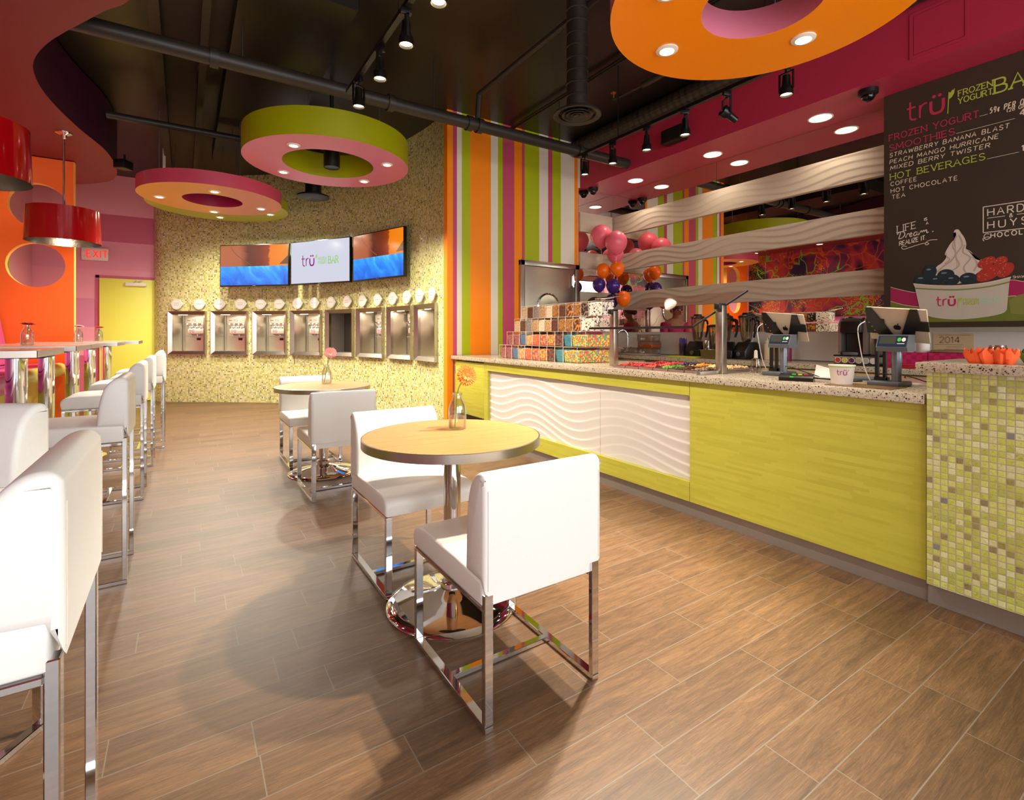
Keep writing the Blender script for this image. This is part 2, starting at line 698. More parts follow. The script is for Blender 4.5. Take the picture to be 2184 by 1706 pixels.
    D['c_cup'] = M('painted_cup_grey', 'beb2a2', .8, noise=.06, nscale=8)
    D['c_cupline'] = M('painted_olive', '7c7c38', .8)
    D['c_yog'] = M('painted_yogurt', 'd0bfae', .8, noise=.08, nscale=9)
    D['c_fold'] = M('painted_yogurt_fold', 'b09c8a', .8)
    D['c_berry'] = M('painted_blueberry', '1c2830', .7)
    D['c_shine'] = M('painted_shine', '6d8088', .7)
    D['c_straw'] = M('painted_strawberry', 'a82c1e', .7, noise=.25, nscale=30)
    D['c_seed'] = M('painted_seed', 'cc8c68', .7)
    D['c_band'] = M('painted_magenta', 'a01c4e', .8)
    D['c_olive'] = M('painted_grass', '6b7224', .8, noise=.2, nscale=8)
    D['balloon_p'] = M('pink_balloon', 'f0687c', .34)
    D['balloon_o'] = M('orange_balloon', 'fa6c04', .32)
    D['balloon_v'] = M('purple_balloon', '452478', .2)
    D['ribbon'] = M('pale_ribbon', 'ead8cc', .4)
    D['basket'] = None
    D['red'] = M('red_folded_cloth', 'b81c30', .5)
    D['board_l'] = M('lime_cutting_board', 'b8b820', .4)
    D['purple'] = M('purple_straws', '5838a0', .35)
    D['sauce'] = M('caramel_sauce', 'c89858', .35)
    D['sauce2'] = M('berry_sauce', '8a3454', .35)
    D['papero'] = M('orange_tissue', 'f4622c', .6)
    D['paperg'] = M('green_tissue', '86bc3c', .6)
    D['paperv'] = M('purple_tissue', '5c2c7c', .6)
    D['skin'] = M('skin', 'b07c60', .5)
    D['hair'] = M('dark_hair', '3a2418', .5)
    D['shirt'] = M('magenta_shirt', 'b81c5c', .7)
    D['trouser'] = M('dark_trousers', '1c1a20', .7)
    D['cert'] = M('tan_certificate', 'cdb288', .7)
    D['certink'] = M('certificate_ink', 'a08058', .7)
    D['logo_p'] = M('logo_plum', 'a03078', .6)
    D['logo_g'] = M('logo_lime', '8fbc3c', .6)
    D['ink'] = M('grey_ink', '9c8c84', .7)
    D['skyglass'] = clear('window_glass', 'f6f8f6', .06)

    g = G('woven_magenta')
    o = g.n('TexCoord').outputs['Object']
    ck = g.n('TexChecker')
    g.L(o, ck.inputs['Vector'])
    ck.inputs['Scale'].default_value = 28
    ck.inputs['Color1'].default_value = lin('c41c64')
    ck.inputs['Color2'].default_value = lin('a81450')
    D['basket'] = g.done(ck.outputs['Color'], .5, ck.outputs['Fac'], .4, .004)


setup_mats()

# ------------------------------------------------------------------ room shell
CZ = 3.95
struct('floor', bb((-2.2, -3.0, -.1), (5.62, 11.3, 0)), MT['floor'])
struct('ceiling', bb((-2.2, -3.0, CZ), (5.62, 11.3, CZ + .1)), MT['ceiling'])
struct('wall_left', bb((-2.2, -3.0, 0), (-2.07, 11.25, CZ)), MT['band3'])
struct('wall_right', bb((5.5, -3.0, 0), (5.62, 5.8, CZ)), MT['white'])

# curved mosaic wall, with one opening per yogurt machine
CURVE_CTRL = [(2.70, 5.66), (2.715, 6.2), (2.62, 6.9), (2.42, 7.62), (2.13, 8.36), (1.76, 9.02), (1.27, 9.56), (.66, 10.04), (.05, 10.48), (-.36, 10.80), (-.46, 11.1)]
CURVE = [Vector((p[0], p[1], 0)) for p in smooth_path([(x, y, 0) for x, y in CURVE_CTRL], 12)]
CS = [0.]
for a, b in zip(CURVE, CURVE[1:]):
    CS.append(CS[-1] + (b - a).length)


def curve_at(s):
    for i in range(len(CS) - 1):
        if s <= CS[i + 1]:
            t = (s - CS[i]) / (CS[i + 1] - CS[i])
            return CURVE[i].lerp(CURVE[i + 1], t), (CURVE[i + 1] - CURVE[i]).normalized()
    return CURVE[-1], (CURVE[-1] - CURVE[-2]).normalized()


MACH = [(5.455, 6.14), (4.71, 5.37), (3.975, 4.615), (3.235, 3.885), (2.455, 3.12), (1.70, 2.36), (.96, 1.585), (.235, .865)]
MZ0, MZ1 = .83, 1.59
bm = B()
uvl = bm.loops.layers.uv.verify()
cuts = sorted({0., CS[-1]} | {v for a, b in MACH for v in (a + .03, b - .03)} | {CS[-1] * k / 90 for k in range(91)})
zc = [0, MZ0 + .03, MZ1 - .03, CZ]
for s0, s1 in zip(cuts, cuts[1:]):
    p0, p1 = curve_at(s0)[0], curve_at(s1)[0]
    sm = (s0 + s1) / 2
    for k in range(3):
        if k == 1 and any(a + .03 < sm < b - .03 for a, b in MACH):
            continue
        f = bm.faces.new([bm.verts.new((p.x, p.y, z)) for p, z in ((p1, zc[k]), (p0, zc[k]), (p0, zc[k + 1]), (p1, zc[k + 1]))])
        for l, (u, v) in zip(f.loops, ((s1, zc[k]), (s0, zc[k]), (s0, zc[k + 1]), (s1, zc[k + 1]))):
            l[uvl].uv = (-u, v)
bmesh.ops.remove_doubles(bm, verts=bm.verts, dist=.0005)
struct('wall_curved', bm, MT['mosaic'], smooth=60)

# striped wall
STR = [2.70, 'orange', 2.778, 'pink', 2.833, 'stripewhite', 2.901, 'green', 3.02, 'orange', 3.322, 'stripewhite', 3.429, 'green', 3.501, 'pink', 3.685, 'orange', 3.806, 'pink', 3.852, 'green', 4.095, 'stripewhite', 4.249, 'pink', 4.323, 'green', 4.473, 'stripewhite', 4.724, 'orange', 4.785, 'white', 5.5]
names = ['orange', 'pink', 'stripewhite', 'green', 'white']
bm = B()
for k in range(0, len(STR) - 1, 2):
    box(bm, (STR[k], 5.6, 0), (STR[k + 2], 5.7, CZ), names.index(STR[k + 1]))
struct('wall_back', bm, [MT[n] for n in names])

# far pink wall with horizontal bands
BZ = [0, .83, 1.31, 1.80, 2.30, 2.79, 3.26, CZ]
bm = B()
for k in range(7):
    box(bm, (-2.07, 11.1, BZ[k]), (-.4, 11.2, BZ[k + 1]), k)
struct('wall_end', bm, [MT[n] for n in ('band6', 'band1', 'band4', 'band3', 'band5', 'band2', 'band1', 'band0')][:7])


# front wall with three storefront windows (behind the camera)
bm = B()
wins = [(-1.9, .2), (.7, 2.8), (3.2, 5.2)]
xs = [-2.07, -1.9, .2, .7, 2.8, 3.2, 5.2, 5.5]
for k in range(0, 8, 2):
    box(bm, (xs[k], -2.98, 0), (xs[k + 1], -2.86, CZ))
for a, b in wins:
    box(bm, (a, -2.98, 0), (b, -2.86, .35))
    box(bm, (a, -2.98, 3.15), (b, -2.86, CZ))
struct('wall_front', bm, MT['white'])
for k, (a, b) in enumerate(wins):
    bm = B()
    for lo, hi in (((a, .35), (a + .05, 3.15)), ((b - .05, .35), (b, 3.15)), ((a, .35), (b, .4)), ((a, 3.1), (b, 3.15)), (((a + b) / 2 - .025, .35), ((a + b) / 2 + .025, 3.15))):
        box(bm, (lo[0], -2.95, lo[1]), (hi[0], -2.89, hi[1]))
    w = struct('window_%d' % (k + 1), bm, MT['black'])
    obj('pane', bb((a + .05, -2.925, .4), (b - .05, -2.915, 3.1)), MT['skyglass'], w)

# raspberry soffit over the back counter
struct('soffit_right', bb((4.83, -2.85, 3.31), (5.495, 5.595, CZ - .02)), MT['burgundy'], 'raspberry red soffit box over the service counter wall')
# wavy maroon soffit over the bar tables
OUT = [(-2.06, -2.85), (-.9, -2.85), (-.55, -.5), (-.2, 1.4), (-.1, 2.8), (-.16, 3.5), (-.291, 3.99), (-.431, 4.206), (-.566, 4.435), (-.703, 4.667), (-.822, 4.888), (-.92, 5.115), (-.982, 5.308), (-1.016, 5.496), (-1.031, 5.735), (-1.024, 5.983), (-.996, 6.243), (-.952, 6.524), (-.894, 6.831), (-.821, 7.128), (-.76, 7.421), (-.726, 7.823), (-.727, 8.24), (-.77, 8.595), (-.851, 8.858), (-.986, 9.055), (-1.164, 9.231), (-1.5, 9.45), (-2.06, 9.6)]
poly = [(p.x, p.y) for p in smooth_path([(x, y, 0) for x, y in OUT], 4)]
bm = B()
prism(bm, poly, 2, 3.31, CZ - .02)
bm.normal_update()
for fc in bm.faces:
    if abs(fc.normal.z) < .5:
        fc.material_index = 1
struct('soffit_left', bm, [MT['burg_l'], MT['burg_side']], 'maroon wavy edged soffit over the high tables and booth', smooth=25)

# orange partition with round openings
bm = B()
PW0, PW1 = -2.06, -1.135
holes = [(-1.477, 2.014, .265), (-1.46, 2.727, .265)]
N = 40
zs = [0, 1.65, 2.375, 3.3]


def plate_with_hole(bm, x0, x1, z0, z1, cx, cz, r, y0, y1):
    a0 = [(x0, z0), (x1, z0), (x1, z1), (x0, z1)]
    ang = [2 * PI * k / N for k in range(N)]
    inner, outer = [], []
    for a in ang:
        c, s = math.cos(a), math.sin(a)
        inner.append((cx + r * c, cz + r * s))
        t = min([(x1 - cx) / c if c > 1e-9 else 9e9, (x0 - cx) / c if c < -1e-9 else 9e9, (z1 - cz) / s if s > 1e-9 else 9e9, (z0 - cz) / s if s < -1e-9 else 9e9])
        outer.append((cx + t * c, cz + t * s))
    for k in range(N):
        k2 = (k + 1) % N
        corner = [q for q in a0 if _between(math.atan2(q[1] - cz, q[0] - cx) % (2 * PI), ang[k], ang[k] + 2 * PI / N)]
        ring = [outer[k]] + corner + [outer[k2], inner[k2], inner[k]]
        for y, fl in ((y0, 1), (y1, -1)):
            vs = [bm.verts.new((x, y, z)) for x, z in ring]
            bm.faces.new(vs[::fl])
        q = [(*inner[k], y0), (*inner[k2], y0), (*inner[k2], y1), (*inner[k], y1)]
        f = bm.faces.new([bm.verts.new((x, y, z)) for x, z, y in q])
        f.material_index = 1


def _between(a, lo, hi):
    return lo < a < hi


box(bm, (PW0, 8.1, 0), (PW1, 8.2, zs[1]))
plate_with_hole(bm, PW0, PW1, zs[1], zs[2], *holes[0], 8.1, 8.2)
plate_with_hole(bm, PW0, PW1, zs[2], zs[3], *holes[1], 8.1, 8.2)
box(bm, (PW1, 8.1, 0), (PW1 + .006, 8.2, zs[3]), 1)
struct('wall_partition', bm, [MT['partition'], MT['part_edge']], 'bright orange partition with round openings at the booth end')

# graffiti on the left wall
t = thing('graffiti_mural', 'red, purple and lime graffiti mural above the booth, seen in the mirror', 'mural', (-2.065, 4, .9))
obj('painted_panel', bb((0, -5.5, 0), (.012, 4.05, 2.405)), MT['mural'], t)

# green door, slightly proud of the pink wall, with its closer
d = struct('door_1', bb((-1.215, 11.03, .01), (-.44, 11.075, 2.15), .004), MT['doorgreen'])
bm = B()
box(bm, (-1.27, 11.08, 0), (-1.22, 11.1, 2.2))
box(bm, (-1.27, 11.08, 2.155), (-.42, 11.1, 2.2))
obj('door_frame', bm, MT['band2'], d)
bm = B()
box(bm, (-.86, 10.97, 2.03), (-.56, 11.03, 2.09), 0, .006)
c = obj('door_closer', bm, MT['trimw'], d)
bm = B()
tube(bm, [(-.74, 11.0, 2.09), (-.70, 10.9, 2.115), (-.62, 11.02, 2.13)], .009, 6)
obj('closer_arm', bm, MT['trimw'], c)
bm = B()
lathe(bm, [(.0, 0), (.028, 0), (.03, .05), (0, .055)], 12, (-1.15, 11.03, 1.0), M=Matrix.Rotation(PI / 2, 4, 'X'))
obj('door_knob', bm, MT['chrome'], d)

# steel swing door in the striped wall
d = struct('door_2', bb((3.83, 5.565, .01), (4.70, 5.598, 2.11), .003), MT['steel_h'])
bm = B()
box(bm, (3.755, 5.55, 0), (3.825, 5.6, 2.185), 0, .004)
box(bm, (4.705, 5.55, 0), (4.775, 5.6, 2.185), 0, .004)
box(bm, (3.755, 5.55, 2.115), (4.775, 5.6, 2.185), 0, .004)
obj('door_frame', bm, MT['steel'], d)
R90 = Matrix.Rotation(PI / 2, 4, 'X')
bm = B()
lathe(bm, [(.165, 0), (.165, .016), (.175, .024), (.19, .016), (.19, 0)], 40, (4.22, 5.565, 1.57), M=R90)
obj('porthole_rim', bm, MT['chrome'], d)
bm = B()
lathe(bm, [(0, .008), (.165, .008)], 40, (4.22, 5.565, 1.57), M=R90)
obj('porthole_glass', bm, M('porthole_glass', 'c9c0a4', .12, .35), d)
for z in (1.95, .4):
    bm = B()
    tube(bm, [(4.66, 5.545, z - .09), (4.66, 5.545, z + .09)], .016, 10)
    box(bm, (4.64, 5.548, z - .07), (4.7, 5.566, z + .07))
    obj('hinge', bm, MT['chrome'], d)

# ------------------------------------------------------------------ mirrors and wave panels behind the back counter
for k, (y0, y1) in enumerate(((3.812, 5.585), (1.97, 3.808))):
    t = thing('wall_mirror', ('tall mirror panel in the back counter corner by the striped wall', 'wide mirror panel behind the coffee maker and chalkboard')[k], 'mirror', (5.485, y0, 1.22), 0)
    obj('mirror_glass', bb((0, 0, 0), (.012, y1 - y0, 2.088)), MT['mirror'], t)
t = thing('wall_mirror', 'narrow mirror panel on the end wall beside the steel door', 'mirror', (4.79, 5.583, 1.22))
obj('mirror_glass', bb((0, 0, 0), (.694, .012, 2.088)), MT['mirror'], t)


def wave_sheet(W, H, nu, nv, amp, pitch, depth, f, u0=0, flip=False):
    """relief of soft wavy ridges; f maps (u, v, h) to a point"""
    bm = B()
    g = []
    for i in range(nu + 1):
        row = []
        u = W * i / nu
        for j in range(nv + 1):
            v = H * j / nv
            q = u + u0
            w = v + amp * math.sin(2 * PI * q / 1.25 + .6) * (.75 + .25 * math.sin(q * 1.7)) + .018 * math.sin(5.1 * q + 6 * v)
            ph = (w / pitch) % 1
            ph = 1 - ph if flip else ph
            fade = 1 - .82 * math.exp(-(((q % 2.7) - 1.95) / .42) ** 2)
            h = depth * fade * (1 - ph) ** 1.6 * min(1, ph * 9)
            row.append(bm.verts.new(f(u, v, h)))
        g.append(row)
    for i in range(nu):
        for j in range(nv):
            bm.faces.new((g[i][j], g[i + 1][j], g[i + 1][j + 1], g[i][j + 1]))
    return bm


BANDS = [(1.565, 1.806, 'lowest'), (2.14, 2.378, 'middle'), (2.677, 2.955, 'highest')]
for z0, z1, nm in BANDS:
    t = thing('wave_panel', 'long white wavy relief band fixed across the back mirror, %s of three' % nm, 'wall panel', (5.44, 1.9, z0), 0, 'wave bands on the mirrors')
    H_, W_ = z1 - z0, 3.68
    bm = wave_sheet(W_, H_, 150, 30, .035, .075, .007, lambda u, v, h: (.012 - h, W_ - u, v))
    obj('relief_face', bm, MT['relief_band'], t, 80)
    obj('backing', bb((.012, 0, 0), (.044, W_, H_)), MT['relief_band'], t)
    t = thing('wave_panel', 'short white wavy relief band on the narrow end mirror, %s of three' % nm, 'wall panel', (4.79, 5.54, z0), 0, 'wave bands on the mirrors')
    bm = wave_sheet(.64, H_, 30, 30, .035, .075, .007, lambda u, v, h: (u, .012 - h, v))
    obj('relief_face', bm, MT['relief_band'], t, 80)
    obj('backing', bb((0, .012, 0), (.64, .042, H_)), MT['relief_band'], t)
# white splash panel under the mirrors
t = thing('backsplash', 'plain white splash panel on the wall behind the back counter', 'wall panel', (5.47, .2, .92))
obj('panel', bb((0, 0, 0), (.028, 5.36, .295)), MT['relief'], t)
bm = B()
box(bm, (5.0, 5.57, .92), (5.468, 5.598, 1.215))
struct('trim_1', bm, MT['relief'])

# ------------------------------------------------------------------ ceiling services
t = thing('pipe', 'large dark pipe crossing the room under the ceiling to the raspberry soffit', 'pipe', (-.5, 4.66, 3.40))
bm = B()
tube(bm, [(-.4, 0, 0), (5.32, 0, 0)], .062, 16)
obj('run', bm, MT['pipe'], t)
for x in (3.0, 3.12, 2.15, .7, 4.5):
    bm = B()
    lathe(bm, [(.064, -.03), (.078, -.03), (.078, .03), (.064, .03)], 16, (x, 0, 0), M=Matrix.Rotation(PI / 2, 4, 'Y'))
    obj('coupling', bm, MT['pipe'], t)
for x in (.9, 2.6, 4.2):
    bm = B()
    tube(bm, [(x, 0, .06), (x, 0, .54)], .006, 6)
    obj('hanger_rod', bm, MT['pipe'], t)
t = thing('pipe', 'thin dark pipe running from the wavy soffit past the lime ring lamp', 'pipe', (-.7, 7.1, 3.62))
bm = B()
tube(bm, [(-.02, 0, 0), (2.9, 0, 0)], .04, 12)
obj('run', bm, MT['pipe'], t)
bm = B()
tube(bm, [(1.2, 0, .03), (1.2, 0, .32)], .006, 6)
obj('hanger_rod', bm, MT['pipe'], t)
t = thing('sprinkler_pipe', 'slim black pipe under the ceiling running to the big pipe coupling', 'pipe', (2.6, 0, 3.72))
bm = B()
tube(bm, [(0, -2.7, 0), (0, 4.62, 0)], .026, 10)
obj('run', bm, MT['pipe'], t)
bm = B()
tube(bm, [(0, 4.62, 0), (0, 4.66, -.26)], .03, 10)
obj('elbow', bm, MT['pipe'], t)
t = thing('conduit', 'pair of thin black conduits along the ceiling behind the air diffuser', 'conduit', (3.6, 0, 3.90))
for k in (0, .035):
    bm = B()
    tube(bm, [(k, -2.7, 0), (k, 5.55, 0)], .012, 8)
    obj('tube', bm, MT['black'], t)
t = thing('sprinkler_pipe', 'short dark pipe with a brass sprinkler head above the counter track light', 'pipe', (3.9, 1.2, 3.72))
bm = B()
tube(bm, [(0, -3.6, 0), (0, 2.35, 0)], .03, 10)
obj('run', bm, MT['pipe'], t)
bm = B()
tube(bm, [(0, 2.35, 0), (-.02, 2.75, .0)], .014, 8)
obj('arm', bm, MT['pipe'], t)
bm = B()
tube(bm, [(-.02, 2.75, 0), (-.02, 2.75, .07)], .01, 8)
lathe(bm, [(0, .07), (.03, .07), (.03, .076), (0, .08)], 10, (-.02, 2.75, 0))
obj('sprinkler_head', bm, M('brass', 'c08040', .3, 1), t)
t = thing('flexible_duct', 'ribbed black duct running along the top of the raspberry soffit', 'duct', (4.69, 0, 3.835))
bm = B()
pr = []
for k in range(190):
    pr.append((.105 + (.008 if k % 2 else 0), -2.6 + k * .043))
lathe(bm, pr, 20, (0, 0, 0), M=Matrix.Rotation(-PI / 2, 4, 'X'))
obj('duct_sleeve', bm, MT['duct'], t, 10)
t = thing('air_diffuser', 'round black air diffuser hanging on a ribbed duct drop', 'air vent', (2.55, 2.99, 2.88))
bm = B()
pr = [(.082, .06)]
for k in range(11):
    z = .06 + k * .095
    pr += [(.082, z + .08), (.087, z + .085), (.087, z + .09), (.082, z + .095)]
lathe(bm, pr, 28)
obj('duct_drop', bm, MT['duct'], t, 20)
bm = B()
lathe(bm, [(.085, .07), (.105, .05), (.18, .02), (.185, .005), (.18, 0), (.145, .012), (.14, .03)], 40)
obj('flange', bm, MT['duct'], t)
for r in (.115, .08, .045):
    bm = B()
    lathe(bm, [(r - .032, .03), (r, .002), (r + .004, .006), (r - .028, .036)], 36)
    obj('cone_ring', bm, MT['duct'], t)
bm = B()
lathe(bm, [(0, 0), (.022, .004), (.02, .04), (0, .05)], 20)
obj('centre_cap', bm, MT['duct'], t)
t = thing('rectangular_duct', 'flat black sheet metal duct under the ceiling above the lime ring lamp', 'duct', (.34, 3.95, 3.72))
obj('duct_box', bb((0, 0, 0), (.8, 4.6, .21)), MT['ceiling'], t)
t = thing('duct_drop', 'round black duct piece with flanged diffuser hanging behind the lime ring lamp', 'air vent', (1.55, 7.6, 3.12))
bm = B()
lathe(bm, [(0, .02), (.12, 0), (.22, .03), (.22, .05), (.11, .09), (.11, .8)], 24)
obj('diffuser', bm, MT['black'], t)
t = thing('ceiling_beam', 'dark ceiling beam running back from the wavy soffit', 'beam', (-.25, 6.2, 3.84))
obj('beam_run', bb((0, -1.5, 0), (.08, 4.6, .1)), MT['ceiling'], t)
t = thing('ceiling_beam', 'dark ceiling beam beside the flat black duct', 'beam', (.12, 6.2, 3.8))
obj('beam_run', bb((0, -2.5, 0), (.06, 4.2, .14)), MT['ceiling'], t)


def flood(name, lab, loc, yaw, col):
    t = thing(name, lab, 'spotlight', loc, yaw)
    bm = B()
    box(bm, (-.07, -.10, -.13), (.07, .06, -.02), 0, .015)
    obj('lamp_body', bm, MT[col], t)
    bm = B()
    tube(bm, [(0, 0, -.02), (0, 0, .06)], .012, 8)
    obj('bracket', bm, MT[col], t)
    return t


flood('wall_speaker', 'small black speaker bracketed to the wavy soffit edge', (-.62, 7.86, 3.36), -.6, 'black')
t = thing('emergency_light', 'small white emergency lamp heads on the ceiling over the berry ring lamp', 'lamp', (-.25, 9.1, 3.52))
bm = B()
lathe(bm, [(0, 0), (.05, 0), (.055, .03), (.02, .05), (.02, .43), (0, .43)], 14)
obj('mount', bm, MT['trimw'], t)
bm = B()
lathe(bm, [(0, -.14), (.045, -.13), (.05, -.05), (.03, 0), (0, 0)], 14, M=Matrix.Rotation(.5, 4, 'Y'))
obj('lamp_head', bm, MT['trimw'], t)

# ------------------------------------------------------------------ lamps
def downlight(parent, x, y, z=0, r=.062, name='downlight', spot=None, energy=0, col=WARM, deg=115, rot=(0, 0, 0)):
    bm = B()
    lathe(bm, [(r * .62, .004), (r * .66, -.012), (r, -.006), (r, .001)], 28, (x, y, z))
    t = obj(name, bm, MT['trimw'], parent)
    bm = B()
    lathe(bm, [(0, -.006), (r * .63, -.004)], 24, (x, y, z))
    obj('lamp', bm, MT['glow'], t)
    if energy:
        light('SPOT', (x, y, z - .03), energy, col, .04, rot, spot=deg, blend=.7, parent=parent)
    return t


def ring(name, label, c, z, R, ri, h, mats, lamps, cables, energy, lr=.062, deg=150, rots=None):
    t = thing(name, label, 'ring lamp', (c[0], c[1], z))
    n = 72
    bm = B()
    lathe(bm, [(ri, 0), (R, 0)], n)
    bmesh.ops.reverse_faces(bm, faces=bm.faces)
    obj('underside', bm, mats[1], t)
    bm = B()
    lathe(bm, [(R, 0), (R, h), (ri, h)], n)
    obj('outer_side', bm, mats[0], t)
    bm = B()
    lathe(bm, [(ri, h), (ri, 0)], n)
    obj('inner_side', bm, mats[2], t)
    for k, (x, y) in enumerate(lamps):
        downlight(t, x - c[0], y - c[1], 0, lr, energy=energy[k] if isinstance(energy, list) else energy, deg=deg, rot=rots[k] if rots else (0, 0, 0))
    for a in cables:
        bm = B()
        rr = (R + ri) / 2
        gx, gy = c[0] + rr * math.cos(a), c[1] + rr * math.sin(a)
        top = 3.719 if .32 < gx < 1.16 and 3.9 < gy < 8.6 else CZ
        tube(bm, [(gx - c[0], gy - c[1], h), (gx - c[0], gy - c[1], top - z)], .004, 5)
        obj('cable', bm, MT['greyl'], t)
    return t


def around(c, r, angs):
    return [(c[0] + r * math.cos(a), c[1] + r * math.sin(a)) for a in angs]


c = (2.42, 1.425)
ring('ring_lamp', 'large orange ring lamp with rose inner wall hanging at the front near the chalkboard', c, 2.84, .745, .285, .155, (MT['ring_p'], MT['ring_o'], MT['ring_p']),
     [(2.34, 1.95), (2.885, 1.46)] + around(c, .51, [2.75, 3.9, 5.1]), (.4, 2.5, 4.6), [360, 30, 300, 50, 40], deg=70, rots=[(0, .42, 0), (0, 0, 0), (0, .34, 0), (0, 0, 0), (0, 0, 0)])
c = (1.33, 5.72)
t = ring('ring_lamp', 'lime sided ring lamp with rose underside hanging in front of the screens', c, 3.05, .85, .47, .27, (MT['ring_g'], MT['ring_p'], MT['ring_g']),
         [(.9, 5.31), (1.86, 5.36), (1.83, 6.1), (.95, 6.25)], (.3, 2.2, 4.2), 150, deg=118)
c = (.30, 7.27)
ring('ring_lamp', 'berry sided ring lamp with orange underside and deep berry hole', c, 2.85, .775, .325, .155, (MT['ring_b'], MT['ring_y'], MT['ring_d']),
     [(-.252, 7.4), (.295, 6.78), (.338, 7.9), (.85, 7.38)], (1.0, 3.1, 5.2), 65)
c = (.44, 8.45)
ring('ring_lamp', 'lime green ring lamp partly hidden behind the berry and orange one', c, 3.02, .90, .38, .14, (MT['ring_g'], MT['ring_g'], MT['ring_g']),
     [(.47, 9.08), (1.1, 8.45), (-.2, 8.5)], (.6, 2.6, 4.7), 140, deg=165)
# black can inside the lime ring
t = thing('pendant_can', 'black cylinder spotlight hanging in the middle of the lime sided ring lamp', 'spotlight', (1.36, 5.72, 3.02))
bm = B()
lathe(bm, [(0, .01), (.075, .01), (.085, 0), (.085, .34), (.02, .36), (.02, .92), (0, .92)], 24)
obj('can', bm, MT['black'], t)


# track spots
def make_spot(tilt=0):
    t = thing('track_spotlight', 'x', 'spotlight')
    bm = B()
    box(bm, (-.016, -.035, -.035), (.016, .035, 0), 0, .004)
    tube(bm, [(0, 0, -.03), (0, 0, -.055)], .01, 8)
    obj('adapter', bm, MT['blackp'], t)
    bm = B()
    for s in (-1, 1):
        box(bm, (s * .052 - .004, -.008, -.19), (s * .052 + .004, .008, -.055))
    box(bm, (-.056, -.008, -.063), (.056, .008, -.055))
    obj('yoke', bm, MT['blackp'], t)
    R = Matrix.Translation((0, 0, -.18)) @ Matrix.Rotation(tilt, 4, 'X')
    bm = B()
    lathe(bm, [(0, .10), (.026, .10), (.03, .03), (.034, .02), (.046, 0), (.048, -.045), (.042, -.045), (.038, -.02), (0, -.02)], 20, M=R)
    obj('can', bm, MT['blackp'], t)
    bm = B()
    lathe(bm, [(0, -.030), (.038, -.030)], 20, M=R)
    obj('lens', bm, MT['glow'] if not tilt else MT['blackp'], t)
    return t


def track(name, label, x, z, y0, y1):
    t = thing(name, label, 'track light', (x, y0, z))
    obj('rail', bb((-.018, 0, 0), (.018, y1 - y0, .03)), MT['blackp'], t)
    obj('feed_box', bb((-.024, -.02, -.004), (.024, .14, .034), .004), MT['blackp'], t)
    for y in ((y1 - y0) * .12, (y1 - y0) * .75):
        bm = B()
        tube(bm, [(0, y, .03), (0, y, CZ - z)], .005, 6)
        obj('hanger_rod', bm, MT['black'], t)


track('track_rail', 'black lighting track hanging along the front of the raspberry soffit', 3.74, 3.19, 1.88, 4.36)
track('track_rail', 'black lighting track in the middle of the room leading to the lime ring lamp', 1.14, 3.19, -.5, 4.25)
proto = make_spot()
ords = ['first', 'second', 'third', 'fourth', 'fifth', 'sixth']
ry = [4.256, 3.82, 3.36, 2.916, 2.504, 2.016]
aim = make_spot(2.1)
first = True
for k, y in enumerate(ry):
    lab = 'lit black track spotlight over the counter, %s along from the striped wall' % ords[k]
    if k == 4:
        aim.location = (3.74, y, 3.19)
        aim['label'] = 'unlit black track spotlight swung sideways, over the counter'
        aim['group'] = 'spotlights on the counter track'
        aim.rotation_euler = (0, 0, 1.2)
        continue
    if first:
        t = proto
        t.location = (3.74, y, 3.19)
        t['label'] = lab
        t['group'] = 'spotlights on the counter track'
        first = False
    else:
        t = dup(proto, (3.74, y, 3.19), .3 * k, lab, 'spotlights on the counter track')
    light('SPOT', (3.74, y, 2.95), 60, WARM, .035, (0, .18, 0), 70, .5)
for k, y in enumerate((3.94, 3.43, 2.94, 2.47)):
    dup(proto, (1.14, y, 3.19), .4 + .5 * k, 'lit black track spotlight in the middle of the room, %s from the lime ring lamp' % ords[k], 'spotlights on the middle track')
    light('SPOT', (1.14, y, 2.95), 120, WARM, .035, (.25 if k == 0 else 0, -.55, 0), 75, .6)

# soffit cans on the right, four
for k, y in enumerate((4.89, 3.68, 2.48)):
    t = thing('recessed_light', 'round recessed ceiling light in the raspberry soffit, %s from the striped wall' % ords[k], 'ceiling light', (5.22, y, 3.309), 0, 'soffit recessed lights')
    bm = B()
    lathe(bm, [(.092, .0), (.098, -.006), (.11, -.004), (.11, 0)], 32)
    obj('trim_ring', bm, MT['trimw'], t)
    bm = B()
    lathe(bm, [(0, -.0015), (.094, -.002)], 32)
    obj('reflector', bm, MT['glow2'], t)
    light('SPOT', (0, 0, -.02), 20, SOFT, .08, spot=130, blend=.8, parent=t)
for k, y in enumerate((7.6, 6.0, 4.4, 2.8)):
    t = thing('recessed_light', 'round recessed ceiling light in the maroon wavy soffit, %s from the orange partition' % ords[k], 'ceiling light', (-1.62, y, 3.309), 0, 'maroon soffit recessed lights')
    bm = B()
    lathe(bm, [(.06, .0), (.066, -.006), (.08, -.004), (.08, 0)], 32)
    obj('trim_ring', bm, MT['trimw'], t)
    bm = B()
    lathe(bm, [(0, -.0015), (.062, -.002)], 32)
    obj('reflector', bm, MT['glow2'], t)
    light('SPOT', (0, 0, -.02), 14, SOFT, .06, spot=120, blend=.8, parent=t)


